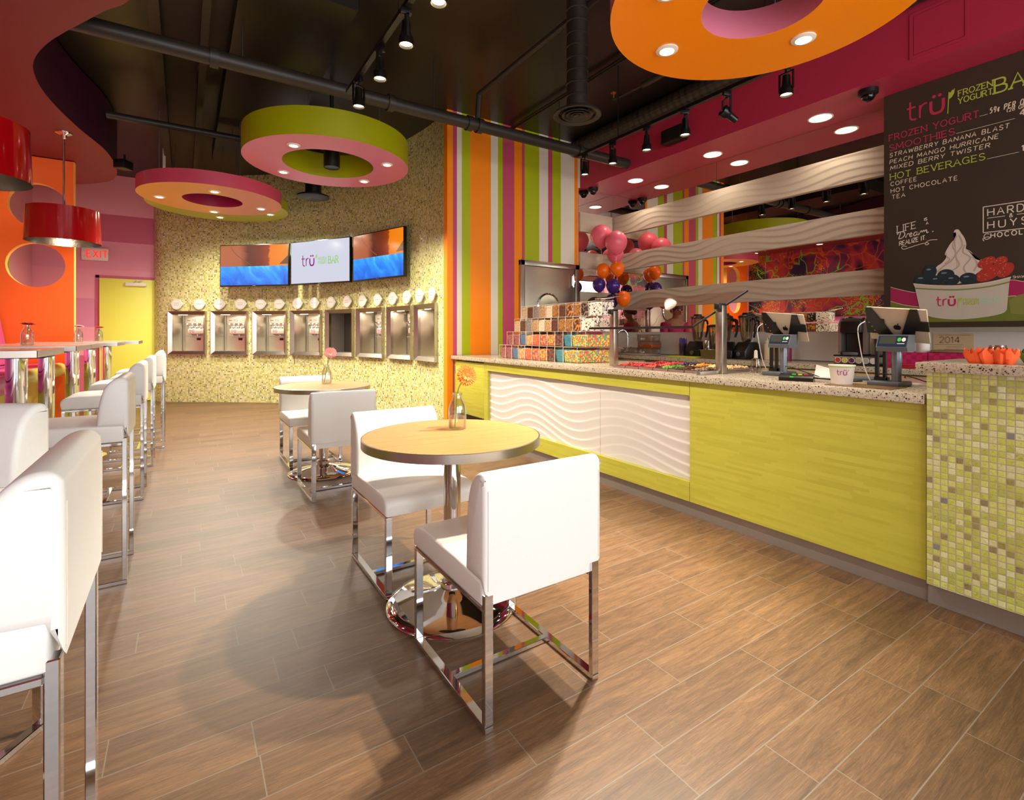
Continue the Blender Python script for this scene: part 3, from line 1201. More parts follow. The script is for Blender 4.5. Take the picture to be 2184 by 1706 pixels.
# red drum pendants
def pendant():
    t = thing('pendant_lamp', 'x', 'pendant lamp', group='red drum pendants')
    bm = B()
    lathe(bm, [(0, 0), (.075, 0), (.07, -.012), (.03, -.03), (.02, -.06), (.008, -.07)], 24)
    obj('canopy', bm, MT['chrome'], t)
    bm = B()
    tube(bm, [(0, 0, -.06), (0, 0, -.98)], .009, 10)
    obj('stem', bm, MT['chrome'], t)
    bm = B()
    R = .31
    lathe(bm, [(R, -1.155), (R - .012, -.81), (R - .015, -.81)], 64)
    obj('lamp_shade', bm, MT['shade'], t)
    bm = B()
    lathe(bm, [(R - .015, -.81), (R - .004, -1.155)], 64)
    obj('shade_lining', bm, MT['silver'], t)
    bm = B()
    for a in range(3):
        tube(bm, [(0, 0, -.97), (.29 * math.cos(a * 2.09), .29 * math.sin(a * 2.09), -.82)], .004, 6)
    obj('shade_spider', bm, MT['chrome'], t)
    bm = B()
    sphere(bm, (0, 0, -1.04), .045, 14, 8)
    obj('bulb', bm, MT['trimw'], t)
    return t


p = pendant()
p.location = (-1.06, 7.0, 3.309)
p['label'] = 'red lacquer drum pendant lamp with silver lining near the exit sign'
dup(p, (-1.13, 4.4, 3.309), 0, 'red lacquer drum pendant lamp cut by the picture edge, nearest the viewer')
for x, y in ((-1.06, 7.0), (-1.13, 4.4)):
    light('POINT', (x, y, 2.22), 1.2, WARM, .05)

# exit sign
t = thing('exit_sign', 'white exit sign with red letters hanging by the pink banded wall', 'sign', (-1.27, 11.02, 2.44))
obj('sign_box', bb((-.18, 0, 0), (.18, .05, .215), .012), MT['trimw'], t)
bm = B()
box(bm, (-.02, .0, .24), (.02, .04, .3))
box(bm, (-.1, .04, .1), (.1, .078, .2))
obj('bracket', bm, MT['trimw'], t)
EXIT_SIGN = t
# framed plan seen through the lower opening
t = thing('evacuation_plan', 'framed evacuation plan seen through the lower round opening of the partition', 'sign', (-2.068, 9.6, 1.86))
obj('sheet', bb((0, -.16, 0), (.02, .16, .42)), MT['booth_l'], t)
bm = B()
for y, z in ((-.06, .28), (.04, .28), (-.04, .1)):
    box(bm, (.02, y - .035, z - .05), (.022, y + .03, z + .06))
obj('plan_drawing', bm, MT['grey'], t)

# security cameras, speaker, access panel
def dome(label, x, y):
    t = thing('security_camera', label, 'security camera', (x, y, 3.309))
    bm = B()
    lathe(bm, [(0, 0), (.075, 0), (.075, -.035), (.058, -.05), (0, -.05)], 28)
    obj('housing', bm, MT['black'], t)
    bm = B()
    pr = [(.052 * math.cos(a), -.05 - .05 * math.sin(a)) for a in [k * PI / 16 for k in range(9)]]
    pr[-1] = (0, -.1)
    lathe(bm, pr, 24)
    obj('dome_cover', bm, M('smoked_dome', '0c0a09', .06), t)


dome('black dome security camera under the raspberry soffit beside the chalkboard', 4.97, 1.97)
dome('black dome security camera in the soffit corner by the striped wall', 4.97, 5.48)
t = thing('wall_speaker', 'black box speaker fixed to the raspberry soffit behind the track spotlights', 'speaker', (4.825, 3.86, 3.41))
bm = B()
box(bm, (-.13, -.15, 0), (-.003, .15, .17), 0, .02)
obj('cabinet', bm, MT['blackp'], t)
bm = B()
box(bm, (-.136, -.13, .02), (-.13, .13, .15))
obj('grille', bm, MT['black'], t)
t = thing('access_panel', 'square access panel painted raspberry on the soffit face above the chalkboard', 'panel', (4.828, 1.265, 3.37))
bm = B()
for lo, hi in (((0, 0), (.36, .022)), ((0, .335), (.36, .357)), ((0, .022), (.022, .335)), ((.338, .022), (.36, .335))):
    box(bm, (-.006, lo[0], lo[1]), (0, hi[0], hi[1]))
obj('panel_frame', bm, MT['burgundy'], t)
obj('panel_door', bb((-.004, .027, .027), (0, .333, .33)), MT['burgundy'], t)

# ------------------------------------------------------------------ chairs and stools
def cushion(poly, ax, lo, hi, r, seg=3):
    """upholstered pad: extruded profile with its two cap outlines rounded over"""
    bm = B()
    prism(bm, poly, ax, lo, hi)
    ed = [e for e in bm.edges if all(abs(v.co[ax] - lo) < 1e-6 for v in e.verts) or all(abs(v.co[ax] - hi) < 1e-6 for v in e.verts)]
    bmesh.ops.bevel(bm, geom=ed, offset=r, segments=seg, profile=.5, affect='EDGES')
    return bm


def seat_unit(name, cat, W, yr, yf, zs, zb, zt, label, group):
    """sled based upholstered chair; faces +y. zs: seat top, zb/zt: bottom and top of the back"""
    t = thing(name, label, cat, group=group)
    w = W / 2
    pts = smooth_path([(yf - .09, zs + .004, 0), (yf - .02, zs - .006, 0), (yf + .006, zs - .035, 0), (yf, zs - .085, 0)], 4)
    poly = [(yr + .012, zs - .085), (yr + .012, zs - .004), (yr + .2, zs + .004)] + [(p.x, p.y) for p in pts]
    obj('seat', cushion(poly, 0, -w, w, .014), MT['leather'], t, 50)
    bp = smooth_path([(yr - .006, zb, 0), (yr - .006, zt - .05, 0), (yr, zt - .012, 0), (yr + .022, zt, 0), (yr + .055, zt - .012, 0), (yr + .088, zt - .055, 0), (yr + .108, zt - .14, 0), (yr + .116, zs - .005, 0)], 4)
    obj('backrest', cushion([(p.x, p.y) for p in bp] + [(yr + .02, zs - .01)], 0, -w - .003, w + .003, .016), MT['leather'], t, 50)
    # stitched seam line down each side of the back
    for s in (-1, 1):
        bm = B()
        tube(bm, [(s * (w - .012), yr - .0065, zb + .015), (s * (w - .012), yr - .0065, zt - .05)], .0012, 4)
        obj('stitching', bm, MT['white'], t)
    b, th = .03, .02
    zl = zs - .087
    for s in (-1, 1):
        x0, x1 = (s * (w - .004) - b, s * (w - .004)) if s > 0 else (-(w - .004), -(w - .004) + b)
        obj('leg', bb((x0, yr, th), (x1, yr + th, zb + .0), .002, 1), MT['chrome'], t)
        obj('leg', bb((x0, yf - th, th), (x1, yf, zl - .012), .002, 1), MT['chrome'], t)
        obj('runner', bb((x0, yr, 0), (x1, yf, th), .002, 1), MT['chrome'], t)
        obj('seat_rail', bb((x0, yr + th, zl - .014), (x1, yf, zl), .002, 1), MT['chrome'], t)
    ym = yr * .1 + yf * .1
    obj('crossbar', bb((-w + .03, ym - .013, .002), (w - .03, ym + .013, .02), .002, 1), MT['chrome'], t)
    return t


ch = seat_unit('dining_chair', 'chair', .465, -.275, .275, .46, .415, .778, 'white leather chair with its back to the viewer, at the front round table', 'white chairs at the round tables')
ch.location = (.98, 1.577, 0)
dup(ch, (.985, 2.47, 0), PI, 'white leather chair across the front round table, its seat facing the viewer')
dup(ch, (.985, 4.03, 0), 0, 'white leather chair, back to the viewer, at the round table near the machines')
dup(ch, (1.005, 5.06, 0), PI, 'white leather chair on the far side of the round table nearest the machines')

st = seat_unit('bar_stool', 'stool', .42, -.225, .225, .765, .70, .99, 'white leather bar stool nearest the viewer, seen from its side', 'white bar stools along the high tables')
obj('footrest', bb((-.18, .205, .25), (.18, .225, .265), .002, 1), MT['chrome'], st)
st.location = (-.385, 1.235, 0)
st.rotation_euler = (0, 0, PI / 2)
for x, y, rz, lab in ((-.455, 3.24, 0, 'white leather bar stool with a whole seat in view, just behind the nearest stool'),
                      (-.47, 4.70, .0, 'white leather bar stool, second in the row beyond the nearest one'),
                      (-.46, 5.79, .0, 'white leather bar stool, third in the row beyond the nearest one'),
                      (-.40, 6.6, .0, 'white leather bar stool standing out a little from the row by the mosaic wall'),
                      (-.44, 7.55, .0, 'white leather bar stool farthest along the high tables')):
    dup(st, (x, y, 0), PI / 2 + rz, lab)
dup(st, (-.645, 1.985, 0), PI - math.radians(33), 'white leather bar stool turned to face the viewer, just behind the nearest stool')


# ------------------------------------------------------------------ round tables
def round_table(loc, label):
    t = thing('bistro_table', label, 'table', loc, 0, 'round wooden tables')
    bm = B()
    lathe(bm, [(0, .716), (.386, .716), (.386, .7505), (0, .7505)], 72)
    obj('tabletop', bm, MT['oak'], t)
    bm = B()
    lathe(bm, [(.386, .714), (.392, .715), (.392, .7495), (.386, .751)], 72)
    obj('edge_band', bm, MT['satin'], t)
    bm = B()
    lathe(bm, [(.15, .7155), (.15, .705), (.04, .70), (.0, .70)], 32)
    obj('mounting_plate', bm, MT['black'], t)
    bm = B()
    lathe(bm, [(.038, .085), (.038, .70)], 36)
    obj('column', bm, MT['chrome'], t)
    bm = B()
    lathe(bm, [(.04, .07), (.052, .075), (.052, .10), (.045, .108), (.038, .11)], 36)
    obj('collar', bm, MT['chrome'], t)
    bm = B()
    lathe(bm, [(.285, 0), (.288, .006), (.282, .014), (.25, .024), (.18, .038), (.11, .052), (.07, .064), (.04, .082)], 72)
    obj('base', bm, MT['chrome'], t, 60)
    return t


round_table((1.003, 2.03, 0), 'round oak topped table with steel edge and orange gerbera, nearest the viewer')
round_table((1.012, 4.55, 0), 'round oak topped table with pink gerbera in front of the yogurt machines')


def vase(loc, label):
    t = thing('bottle_vase', label, 'vase', loc, 0, 'glass bottle vases')
    out = [(0, 0), (.038, 0), (.042, .004), (.042, .095), (.036, .118), (.024, .142), (.021, .155), (.024, .158), (.024, .168), (.021, .17)]
    inn = [(.018, .168), (.018, .145), (.021, .138), (.033, .115), (.039, .093), (.039, .008), (.036, .005), (0, .005)]
    bm = B()
    lathe(bm, out + inn, 32)
    obj('bottle', bm, MT['glass'], t, 50)
    bm = B()
    lathe(bm, [(0, .0055), (.0355, .0055), (.0385, .009), (.0385, .09), (0, .09)], 28)
    obj('water', bm, MT['water'], t, 50)
    return t


def gerbera(base, path, n, R, mp, mc, label):
    t = thing('gerbera', label, 'flower', base, 0, 'gerberas in bottle vases')
    bm = B()
    P = smooth_path(path, 6)
    tube(bm, P, .003, 7)
    obj('stem', bm, MT['stem'], t)
    n = Vector(n).normalized()
    Q = n.to_track_quat('Z', 'Y').to_matrix().to_4x4()
    Tm = Matrix.Translation(P[-1]) @ Q
    bm = B()
    for ringk, (L, cnt, dz, tilt) in enumerate(((R, 24, 0, .10), (R * .86, 22, .003, .22), (R * .6, 18, .005, .4))):
        for k in range(cnt):
            a = 2 * PI * (k + .5 * ringk) / cnt + rnd.uniform(-.05, .05)
            l = L * rnd.uniform(.9, 1.06)
            w = l * .125
            sec = [(.15, .35), (.45, .9), (.75, 1.0), (.93, .6), (1.0, .12)]
            prev = None
            for q, ww in sec:
                z = dz + l * q * math.sin(tilt) - .004 * q * q + rnd.uniform(-.0008, .0008)
                row = []
                for sgn in (-1, 0, 1):
                    x, y = l * q * math.cos(tilt), sgn * w * ww
                    v = Vector((x * math.cos(a) - y * math.sin(a), x * math.sin(a) + y * math.cos(a), z - (.0012 if sgn == 0 else 0)))
                    row.append(bm.verts.new(Tm @ v))
                if prev:
                    bm.faces.new((prev[0], row[0], row[1], prev[1]))
                    bm.faces.new((prev[1], row[1], row[2], prev[2]))
                prev = row
    obj('petals', bm, mp, t, 80)
    bm = B()
    sphere(bm, (0, 0, 0), R * .26, 14, 8, (1, 1, .45), M=Tm @ Matrix.Translation((0, 0, .004)))
    obj('flower_centre', bm, mc, t)
    return t


z0 = .7515
vase((1.08, 2.13, z0), 'clear glass bottle vase on the front round table')
gerbera((1.08, 2.13, z0), [(-.022, -.018, .012), (-.008, -.004, .09), (.005, .006, .165), (.02, .014, .20), (.052, .006, .247)], (-.05, -1, .35), .056, MT['petal_o'], MT['flower_c'], 'orange gerbera leaning from the bottle on the front round table')
vase((1.07, 4.69, z0), 'clear glass bottle vase on the round table by the machines')
gerbera((1.07, 4.69, z0), [(-.02, 0, .012), (-.005, 0, .09), (.006, 0, .165), (.02, .0, .22), (.03, -.01, .275)], (-.2, -1, .55), .058, MT['petal_p'], MT['flower_cy'], 'pink gerbera standing tall in the bottle on the round table by the machines')


# ------------------------------------------------------------------ high tables, booth
def high_table(x0, x1, y0, y1, px, py, label):
    t = thing('high_table', label, 'table', (px, py, 0), 0, 'high tables along the booth')
    obj('tabletop', bb((x0 - px + .003, y0 - py + .003, 1.062), (x1 - px - .003, y1 - py - .003, 1.10), .004), MT['tabletop'], t)
    bm = B()
    for lo, hi in (((x0, y0), (x1, y0 + .003)), ((x0, y1 - .003), (x1, y1)), ((x0, y0), (x0 + .003, y1)), ((x1 - .003, y0), (x1, y1))):
        box(bm, (lo[0] - px, lo[1] - py, 1.060), (hi[0] - px, hi[1] - py, 1.0995))
    obj('edge_band', bm, MT['satin'], t)
    bm = B()
    lathe(bm, [(.052, .03), (.052, 1.045)], 32)
    obj('column', bm, MT['chrome'], t)
    bm = B()
    box(bm, (-.16, -.16, 1.045), (.16, .16, 1.061), 0, .004)
    obj('mounting_plate', bm, MT['black'], t)
    bm = B()
    lathe(bm, [(.26, 0), (.26, .008), (.2, .02), (.06, .034), (.05, .05)], 40)
    obj('base', bm, MT['chrome'], t)


high_table(-1.45, -.71, 3.93, 4.70, -.89, 4.38, 'grey high table nearest the viewer, cut by the picture edge')
high_table(-1.45, -.71, 5.18, 5.935, -.95, 5.56, 'grey high table carrying the nearest bottle vase')
high_table(-1.45, -.71, 5.945, 6.76, -.90, 6.35, 'grey high table butted against the one with the nearest vase')
high_table(-1.45, -.62, 7.1, 7.9, -.90, 7.42, 'grey high table in front of the orange partition edge')
high_table(-1.11, -.50, 8.25, 8.95, -.86, 8.5, 'grey high table beyond the orange partition by the green door')
for (x, y, lab) in ((-1.10, 5.74, 'on the nearest high table with a vase'), (-1.0, 7.42, 'on the high table by the partition edge'), (-.93, 8.42, 'on the high table by the green door')):
    vase((x, y, 1.1005), 'clear glass bottle vase ' + lab)
    gerbera((x, y, 1.1005), [(-.012, 0, .012), (-.003, .002, .08), (.004, .004, .14), (.004, .004, .178)], (.1, -.15, 1), .052, MT['petal_p'] if y == 7.42 else MT['petal_r'], MT['flower_c'], ('pale pink' if y == 7.42 else 'red orange') + ' gerbera over the vase ' + lab)

for y0, y1, mat, lab in ((2.2, 6.02, 'booth', 'orchid pink booth bench along the side wall, cut by the picture edge'), (6.06, 8.06, 'booth_l', 'booth bench with a lime front roll ending at the orange partition')):
    t = thing('booth_bench', lab, 'bench', (-1.6, y0, 0))
    L = y1 - y0
    obj('seat', bb((-.44, 0, .70), (.34, L, .84), .03, 3), MT['booth'], t, 60)
    bm = B()
    prof = smooth_path([(-.455, .80, 0), (-.455, 1.5, 0), (-.42, 1.585, 0), (-.34, 1.6, 0), (-.25, 1.58, 0), (-.19, 1.48, 0), (-.14, 1.2, 0), (-.09, .85, 0)], 5)
    obj('backrest', cushion([(p.x, p.y) for p in prof], 1, 0, L, .03), MT['booth'], t, 60)
    bm = B()
    tube(bm, [(.335, .04, .768), (.335, L - .02, .768)], .078, 20)
    obj('front_roll', bm, MT[mat], t, 60)
    bm = B()
    tube(bm, [(.335, L - .02, .768), (.335, L, .768)], .082, 20)
    obj('roll_end', bm, MT['booth'], t, 60)
    obj('plinth', bb((-.44, 0, 0), (.22, L, .70)), MT['booth_l'], t)

# ------------------------------------------------------------------ yogurt machines in the mosaic wall
JIT = [0]       # successive strokes of paint lie a hair above one another


def lift():
    JIT[0] = (JIT[0] + 1) % 45
    return JIT[0] * 1.2e-5


def stroke(bm, pts, w, f, off=0, mi=0):
    """painted line: a flat ribbon with round ends along pts; f maps (u, v) to a point"""
    lift()
    n = len(pts)
    L = []
    for i, (x, y) in enumerate(pts):
        ax, ay = pts[max(i - 1, 0)]
        bx, by = pts[min(i + 1, n - 1)]
        dx, dy = bx - ax, by - ay
        l = math.hypot(dx, dy) or 1
        L.append((-dy / l * w / 2, dx / l * w / 2))
    a = [bm.verts.new(f(p[0] + q[0], p[1] + q[1])) for p, q in zip(pts, L)]
    b = [bm.verts.new(f(p[0] - q[0], p[1] - q[1])) for p, q in zip(pts, L)]
    for i in range(n - 1):
        fc = bm.faces.new((b[i], b[i + 1], a[i + 1], a[i]))
        fc.material_index = mi


def disc(bm, x, y, rx, ry, f, n=18, a0=0, mi=0, rot=0):
    lift()
    c, s = math.cos(rot), math.sin(rot)
    vs = []
    for k in range(n):
        a = a0 + 2 * PI * k / n
        u, v = rx * math.cos(a), ry * math.sin(a)
        vs.append(bm.verts.new(f(x + u * c - v * s, y + u * s + v * c)))
    fc = bm.faces.new(vs)
    fc.material_index = mi


def fan(bm, pts, f, mi=0):
    lift()
    vs = [bm.verts.new(f(*p)) for p in pts]
    fc = bm.faces.new(vs)
    fc.material_index = mi
    bmesh.ops.triangulate(bm, faces=[fc])


GL = {
 'A': (.72, '0,0 .36,1 .72,0;.14,.36 .58,.36'), 'B': (.62, '0,0 0,1;0,1 .36,1 .52,.9 .52,.64 .36,.53 0,.53;.36,.53 .6,.42 .6,.12 .42,0 0,0'),
 'C': (.7, '.66,.82 .5,.98 .3,1 .1,.85 0,.5 .1,.15 .3,0 .5,.02 .66,.18'), 'D': (.7, '0,0 0,1;0,1 .35,1 .6,.82 .68,.5 .6,.18 .35,0 0,0'),
 'E': (.56, '0,0 0,1;0,1 .54,1;0,.52 .44,.52;0,0 .56,0'), 'F': (.54, '0,0 0,1;0,1 .54,1;0,.52 .42,.52'),
 'G': (.74, '.68,.82 .5,.98 .3,1 .1,.85 0,.5 .1,.15 .3,0 .52,.02 .7,.2;.7,.02 .7,.46;.42,.46 .72,.46'), 'H': (.68, '0,0 0,1;.68,0 .68,1;0,.52 .68,.52'),
 'I': (.1, '.05,0 .05,1'), 'J': (.4, '.36,1 .36,.2 .22,0 0,.1'), 'K': (.64, '0,0 0,1;.62,1 0,.42;.22,.6 .64,0'), 'L': (.54, '0,1 0,0;0,0 .54,0'),
 'M': (.86, '0,0 .08,1;.08,1 .43,.2;.43,.2 .78,1;.78,1 .86,0'), 'N': (.72, '0,0 0,1;0,1 .72,0;.72,0 .72,1'),
 'O': (.8, '.4,1 .16,.9 0,.5 .16,.1 .4,0 .64,.1 .8,.5 .64,.9 .4,1'), 'P': (.58, '0,0 0,1;0,1 .38,1 .56,.88 .56,.6 .38,.47 0,.47'),
 'R': (.64, '0,0 0,1;0,1 .38,1 .56,.88 .56,.62 .38,.5 0,.5;.3,.5 .64,0'), 'S': (.56, '.52,.86 .38,1 .16,1 .02,.84 .06,.62 .28,.52 .5,.4 .56,.18 .4,.0 .16,0 0,.16'),
 'T': (.66, '.33,0 .33,1;0,1 .66,1'), 'U': (.68, '0,1 0,.25 .14,.02 .34,0 .54,.02 .68,.25 .68,1'), 'V': (.68, '0,1 .34,0;.34,0 .68,1'),
 'W': (.96, '0,1 .22,0;.22,0 .48,.85;.48,.85 .74,0;.74,0 .96,1'), 'X': (.66, '0,0 .66,1;0,1 .66,0'), 'Y': (.66, '0,1 .33,.45;.66,1 .33,.45;.33,.45 .33,0'),
 'Z': (.6, '0,1 .6,1;.6,1 0,0;0,0 .6,0'), '0': (.6, '.3,1 .06,.82 0,.5 .06,.18 .3,0 .54,.18 .6,.5 .54,.82 .3,1'), '1': (.3, '0,.8 .2,1;.2,1 .2,0'),
 '2': (.56, '.02,.78 .14,.98 .4,1 .54,.8 .46,.5 0,0;0,0 .56,0'), '4': (.62, '.44,0 .44,1;.44,1 0,.3;0,.3 .62,.3'), '5': (.54, '.5,1 .08,1;.08,1 .04,.56;.04,.56 .3,.64 .52,.46 .5,.14 .28,0 .02,.1'),
 '8': (.56, '.28,.53 .06,.68 .08,.92 .28,1 .48,.92 .5,.68 .28,.53 .04,.36 .04,.1 .28,0 .52,.1 .52,.36 .28,.53'), '9': (.54, '.5,.62 .3,.44 .08,.5 .02,.76 .14,.98 .36,1 .5,.84 .5,.5 .4,.1 .2,0'),
 '.': (.12, '.05,0 .06,.07'), '(': (.22, '.2,1.05 .04,.7 .04,.3 .2,-.05'), ')': (.22, '0,1.05 .16,.7 .16,.3 0,-.05'), 'c': (.42, '.4,.52 .22,.62 .04,.48 .04,.2 .2,.05 .4,.15;.22,.78 .22,-.1'),
 '&': (.7, '.7,0 .16,.72 .2,.95 .38,1 .5,.84 .4,.64 .06,.36 .04,.1 .26,0 .5,.08 .66,.4'), '<': (.3, '.28,.8 .02,.5;.02,.5 .28,.2'), ' ': (.34, ''),
}


def text(bm, s, x, y, h, w, f, slant=0, track=.2, serif=0, skew=0, xs=1., caps=None, mi=0):
    """stroke lettering on a surface: s from (x, y), capital height h, line width w; skew tips the baseline"""
    X = x
    for ch_ in s:
        gw, st_ = GL.get(ch_, GL[' '])
        hh = h
        for seg in [q for q in st_.split(';') if q]:
            pts = [tuple(map(float, p.split(','))) for p in seg.split()]
            if len(pts) > 3:
                cl = pts[0] == pts[-1]
                pp = [(a, b, 0) for a, b in (pts[:-1] if cl else pts)]
                pts = [(p.x, p.y) for p in smooth_path(pp, 4, cl)]
                if cl:
                    pts.append(pts[0])
            g = lambda a, b: (X + (a * xs + b * slant) * hh, y + b * hh + (X - x + a * xs * hh) * skew)
            Q = [g(a, b) for a, b in pts]
            stroke(bm, Q, w, f, mi=mi)
            if serif and len(pts) < 4:
                for e, o in ((pts[0], pts[1]), (pts[-1], pts[-2])):
                    if (abs(e[1]) < .02 or abs(e[1] - 1) < .02) and abs(e[1] - o[1]) > .4:
                        stroke(bm, [g(e[0] - serif, e[1]), g(e[0] + serif, e[1])], w, f, mi=mi)
        X += (gw * xs + track) * h
    return X


def tru(bm, x, y, h, w, f, skew=0, mi=0):
    """the shop's lower case word mark: t r u with two dots; h is the x-height"""
    g = lambda a, b: (x + a * h, y + b * h + a * h * skew)
    sm = lambda P: [(p.x, p.y) for p in smooth_path([(a, b, 0) for a, b in P], 5)]
    for P in ([(.22, 1.45), (.22, .35), (.3, .08), (.5, 0), (.62, .03)], [(.85, 1.0), (.85, 0)], [(.85, .6), (.95, .88), (1.15, 1.02), (1.3, .99)]):
        stroke(bm, [g(a, b) for a, b in (sm(P) if len(P) > 2 else P)], w, f, mi=mi)
    stroke(bm, [g(0, .98), g(.58, .98)], w, f, mi=mi)
    stroke(bm, [g(a, b) for a, b in sm([(1.55, 1.0), (1.55, .35), (1.68, .06), (1.92, 0), (2.16, .06), (2.3, .35), (2.3, 1.0)])], w * 1.5, f, mi=mi)
    for a in (1.74, 2.1):
        disc(bm, *g(a, 1.32), w * .95, w * .95, f, 12, mi=mi)
    return g


def leaf(bm, x, y, h, f, mi=0):
    stroke(bm, [(x, y), (x + h * .02, y + h)], h * .05, f, mi=mi)
    fan(bm, [(x + h * .02, y + h * .55), (x + h * .26, y + h * .68), (x + h * .38, y + h * 1.05), (x + h * .12, y + h * .92), (x + h * .02, y + h * .95)], f, mi=mi)


# exit lettering
bm = B()
f = lambda u, v: (u, -.0015 - JIT[0] * 1.2e-5, v)
text(bm, 'EXIT', -.105, .05, .12, .02, f, track=.2, xs=.85)
text(bm, '<', -.155, .08, .06, .009, f)
obj('lettering', bm, MT['exitred'], EXIT_SIGN)


def machine(k, s0, s1):
    p0, p1 = curve_at(s0)[0], curve_at(s1)[0]
    mid = (p0 + p1) / 2
    d = (p0 - p1).normalized()          # towards the viewer's right
    W = (p0 - p1).length
    H = MZ1 - MZ0
    lab = 'steel frozen yogurt machine in the mosaic wall, %s from the pink wall' % ['first', 'second', 'third', 'fourth', 'fifth (dark and empty)', 'sixth', 'seventh', 'eighth'][k]
    t = thing('yogurt_machine', lab, 'yogurt machine', (mid.x, mid.y, MZ0), math.atan2(d.y, d.x), 'frozen yogurt machines')
    w = W / 2
    # mitred sloping frame
    bm = B()
    fr, dp = .062, .05
    o = [(-w, 0), (w, 0), (w, H), (-w, H)]
    i = [(-w + fr, fr), (w - fr, fr), (w - fr, H - fr), (-w + fr, H - fr)]
    lay = [[bm.verts.new((x, .015, z)) for x, z in o], [bm.verts.new((x, -dp, z)) for x, z in o],
           [bm.verts.new((x * .975, -dp, z + (.006 if z < H / 2 else -.006))) for x, z in o],
           [bm.verts.new((x, -.012, z)) for x, z in i], [bm.verts.new((x, .03, z)) for x, z in i]]
    for a, b in zip(lay, lay[1:]):
        for q in range(4):
            bm.faces.new((a[q], a[(q + 1) % 4], b[(q + 1) % 4], b[q]))
    bmesh.ops.recalc_face_normals(bm, faces=bm.faces)
    obj('frame', bm, MT['steel'], t, 20)
    D = .30
    ix0, ix1, iz0, iz1 = -w + fr - .004, w - fr + .004, fr - .004, H - fr + .004
    dark = k == 4
    sm = MT['steel_h'] if not dark else MT['kick']
    for nm, lo, hi in (('side_panel', (ix0 - .012, .02, iz0), (ix0, D, iz1)), ('side_panel', (ix1, .02, iz0), (ix1 + .012, D, iz1)),
                       ('top_panel', (ix0, .02, iz1), (ix1, D, iz1 + .012)), ('bottom_panel', (ix0, .02, iz0 - .012), (ix1, D, iz0))):
        obj(nm, bb(lo, hi), sm, t)
    if dark:
        obj('back_panel', bb((ix0, D, iz0), (ix1, D + .01, iz1)), M('dark_steel', '5a5448', .35, .8), t)
        bm = B()
        for a in range(3):
            for b in range(9):
                box(bm, (-.02 + a * .085, D - .004, iz0 + .36 + b * .018), (.045 + a * .085, D, iz0 + .372 + b * .018))
        obj('vent_grille', bm, MT['booth_l'], t)
        obj('paper_note', bb((-.02, D - .003, iz0 + .24), (.04, D, iz0 + .34)), MT['paper'], t)
        return t
    # slim lamp strip under the niche top
    obj('lamp_strip', bb((ix0 + .06, .06, iz1 - .008), (ix0 + .22, .08, iz1 - .001)), MT['glow2'], t)
    light('AREA', (0, .12, iz1 - .02), 2.2, SOFT, .3, size_y=.1, parent=t)
    # machine body inside the niche
    obj('body_panel', bb((ix0, D - .02, iz0), (ix1, D, iz1)), MT['steel_h'], t)
    obj('edge_trim', bb((ix0 + .015, D - .03, iz0), (ix0 + .028, D - .02, iz1)), MT['kick'], t)
    x0, x1 = ix0 + .05, ix1 - .03
    hd = obj('header_panel', bb((x0, D - .05, iz1 - .15), (x1, D - .02, iz1 - .04)), MT['silverback'], t)
    bm = B()
    ff = lambda u, v: (u, D - .052, v)
    g = tru(bm, x0 + .13, iz1 - .115, .03, .005, ff, mi=0)
    stroke(bm, [(x0 + .04, iz1 - .10), (x0 + .1, iz1 - .10)], .014, ff, mi=1)
    stroke(bm, [(x0 + .23, iz1 - .105), (x0 + .33, iz1 - .105)], .008, ff, mi=2)
    obj('lettering', bm, [MT['logo_p'], MT['grey'], MT['logo_g']], hd)
    bm = B()
    for q in range(5):
        xx = x0 + .08 + q * (x1 - x0 - .13) / 4
        tube(bm, [(xx, D - .02, iz1 - .22), (xx, D - .09, iz1 - .20), (xx + .02, D - .13, iz1 - .165)], .010, 6)
        sphere(bm, (xx, D - .05, iz1 - .225), .024, 8, 6)
    obj('draw_handles', bm, MT['chrome'], t)
    bm = B()
    box(bm, (x0 + .06, D - .09, iz1 - .345), (x1 - .01, D - .02, iz1 - .245), 0, .025, 3)
    sp = obj('spigot_block', bm, M('pink_white_plastic', 'd8bcae', .35), t)
    bm = B()
    f2 = lambda u, v: (u, D - .092, v)
    tru(bm, x0 + .11, iz1 - .315, .036, .006, f2, mi=0)
    stroke(bm, [(x0 + .225, iz1 - .30), (x0 + .33, iz1 - .30)], .008, f2, mi=1)
    obj('lettering', bm, [MT['logo_p'], MT['logo_g']], sp)
    bm = B()
    for q in range(3):
        lathe(bm, [(0, 0), (.016, 0), (.02, .03), (0, .03)], 10, (x0 + .12 + q * .12, D - .06, iz1 - .376))
    obj('nozzles', bm, MT['chrome'], t)
    obj('drip_shelf', bb((x0 + .05, D - .10, iz0 + .255), (x1, D - .02, iz0 + .27)), MT['kick'], t)
    obj('control_display', bb((x0 + .2, D - .026, iz0 + .19), (x0 + .27, D - .02, iz0 + .23)), MT['black'], t)
    return t


for k, (a, b) in enumerate(MACH):
    machine(k, a, b)
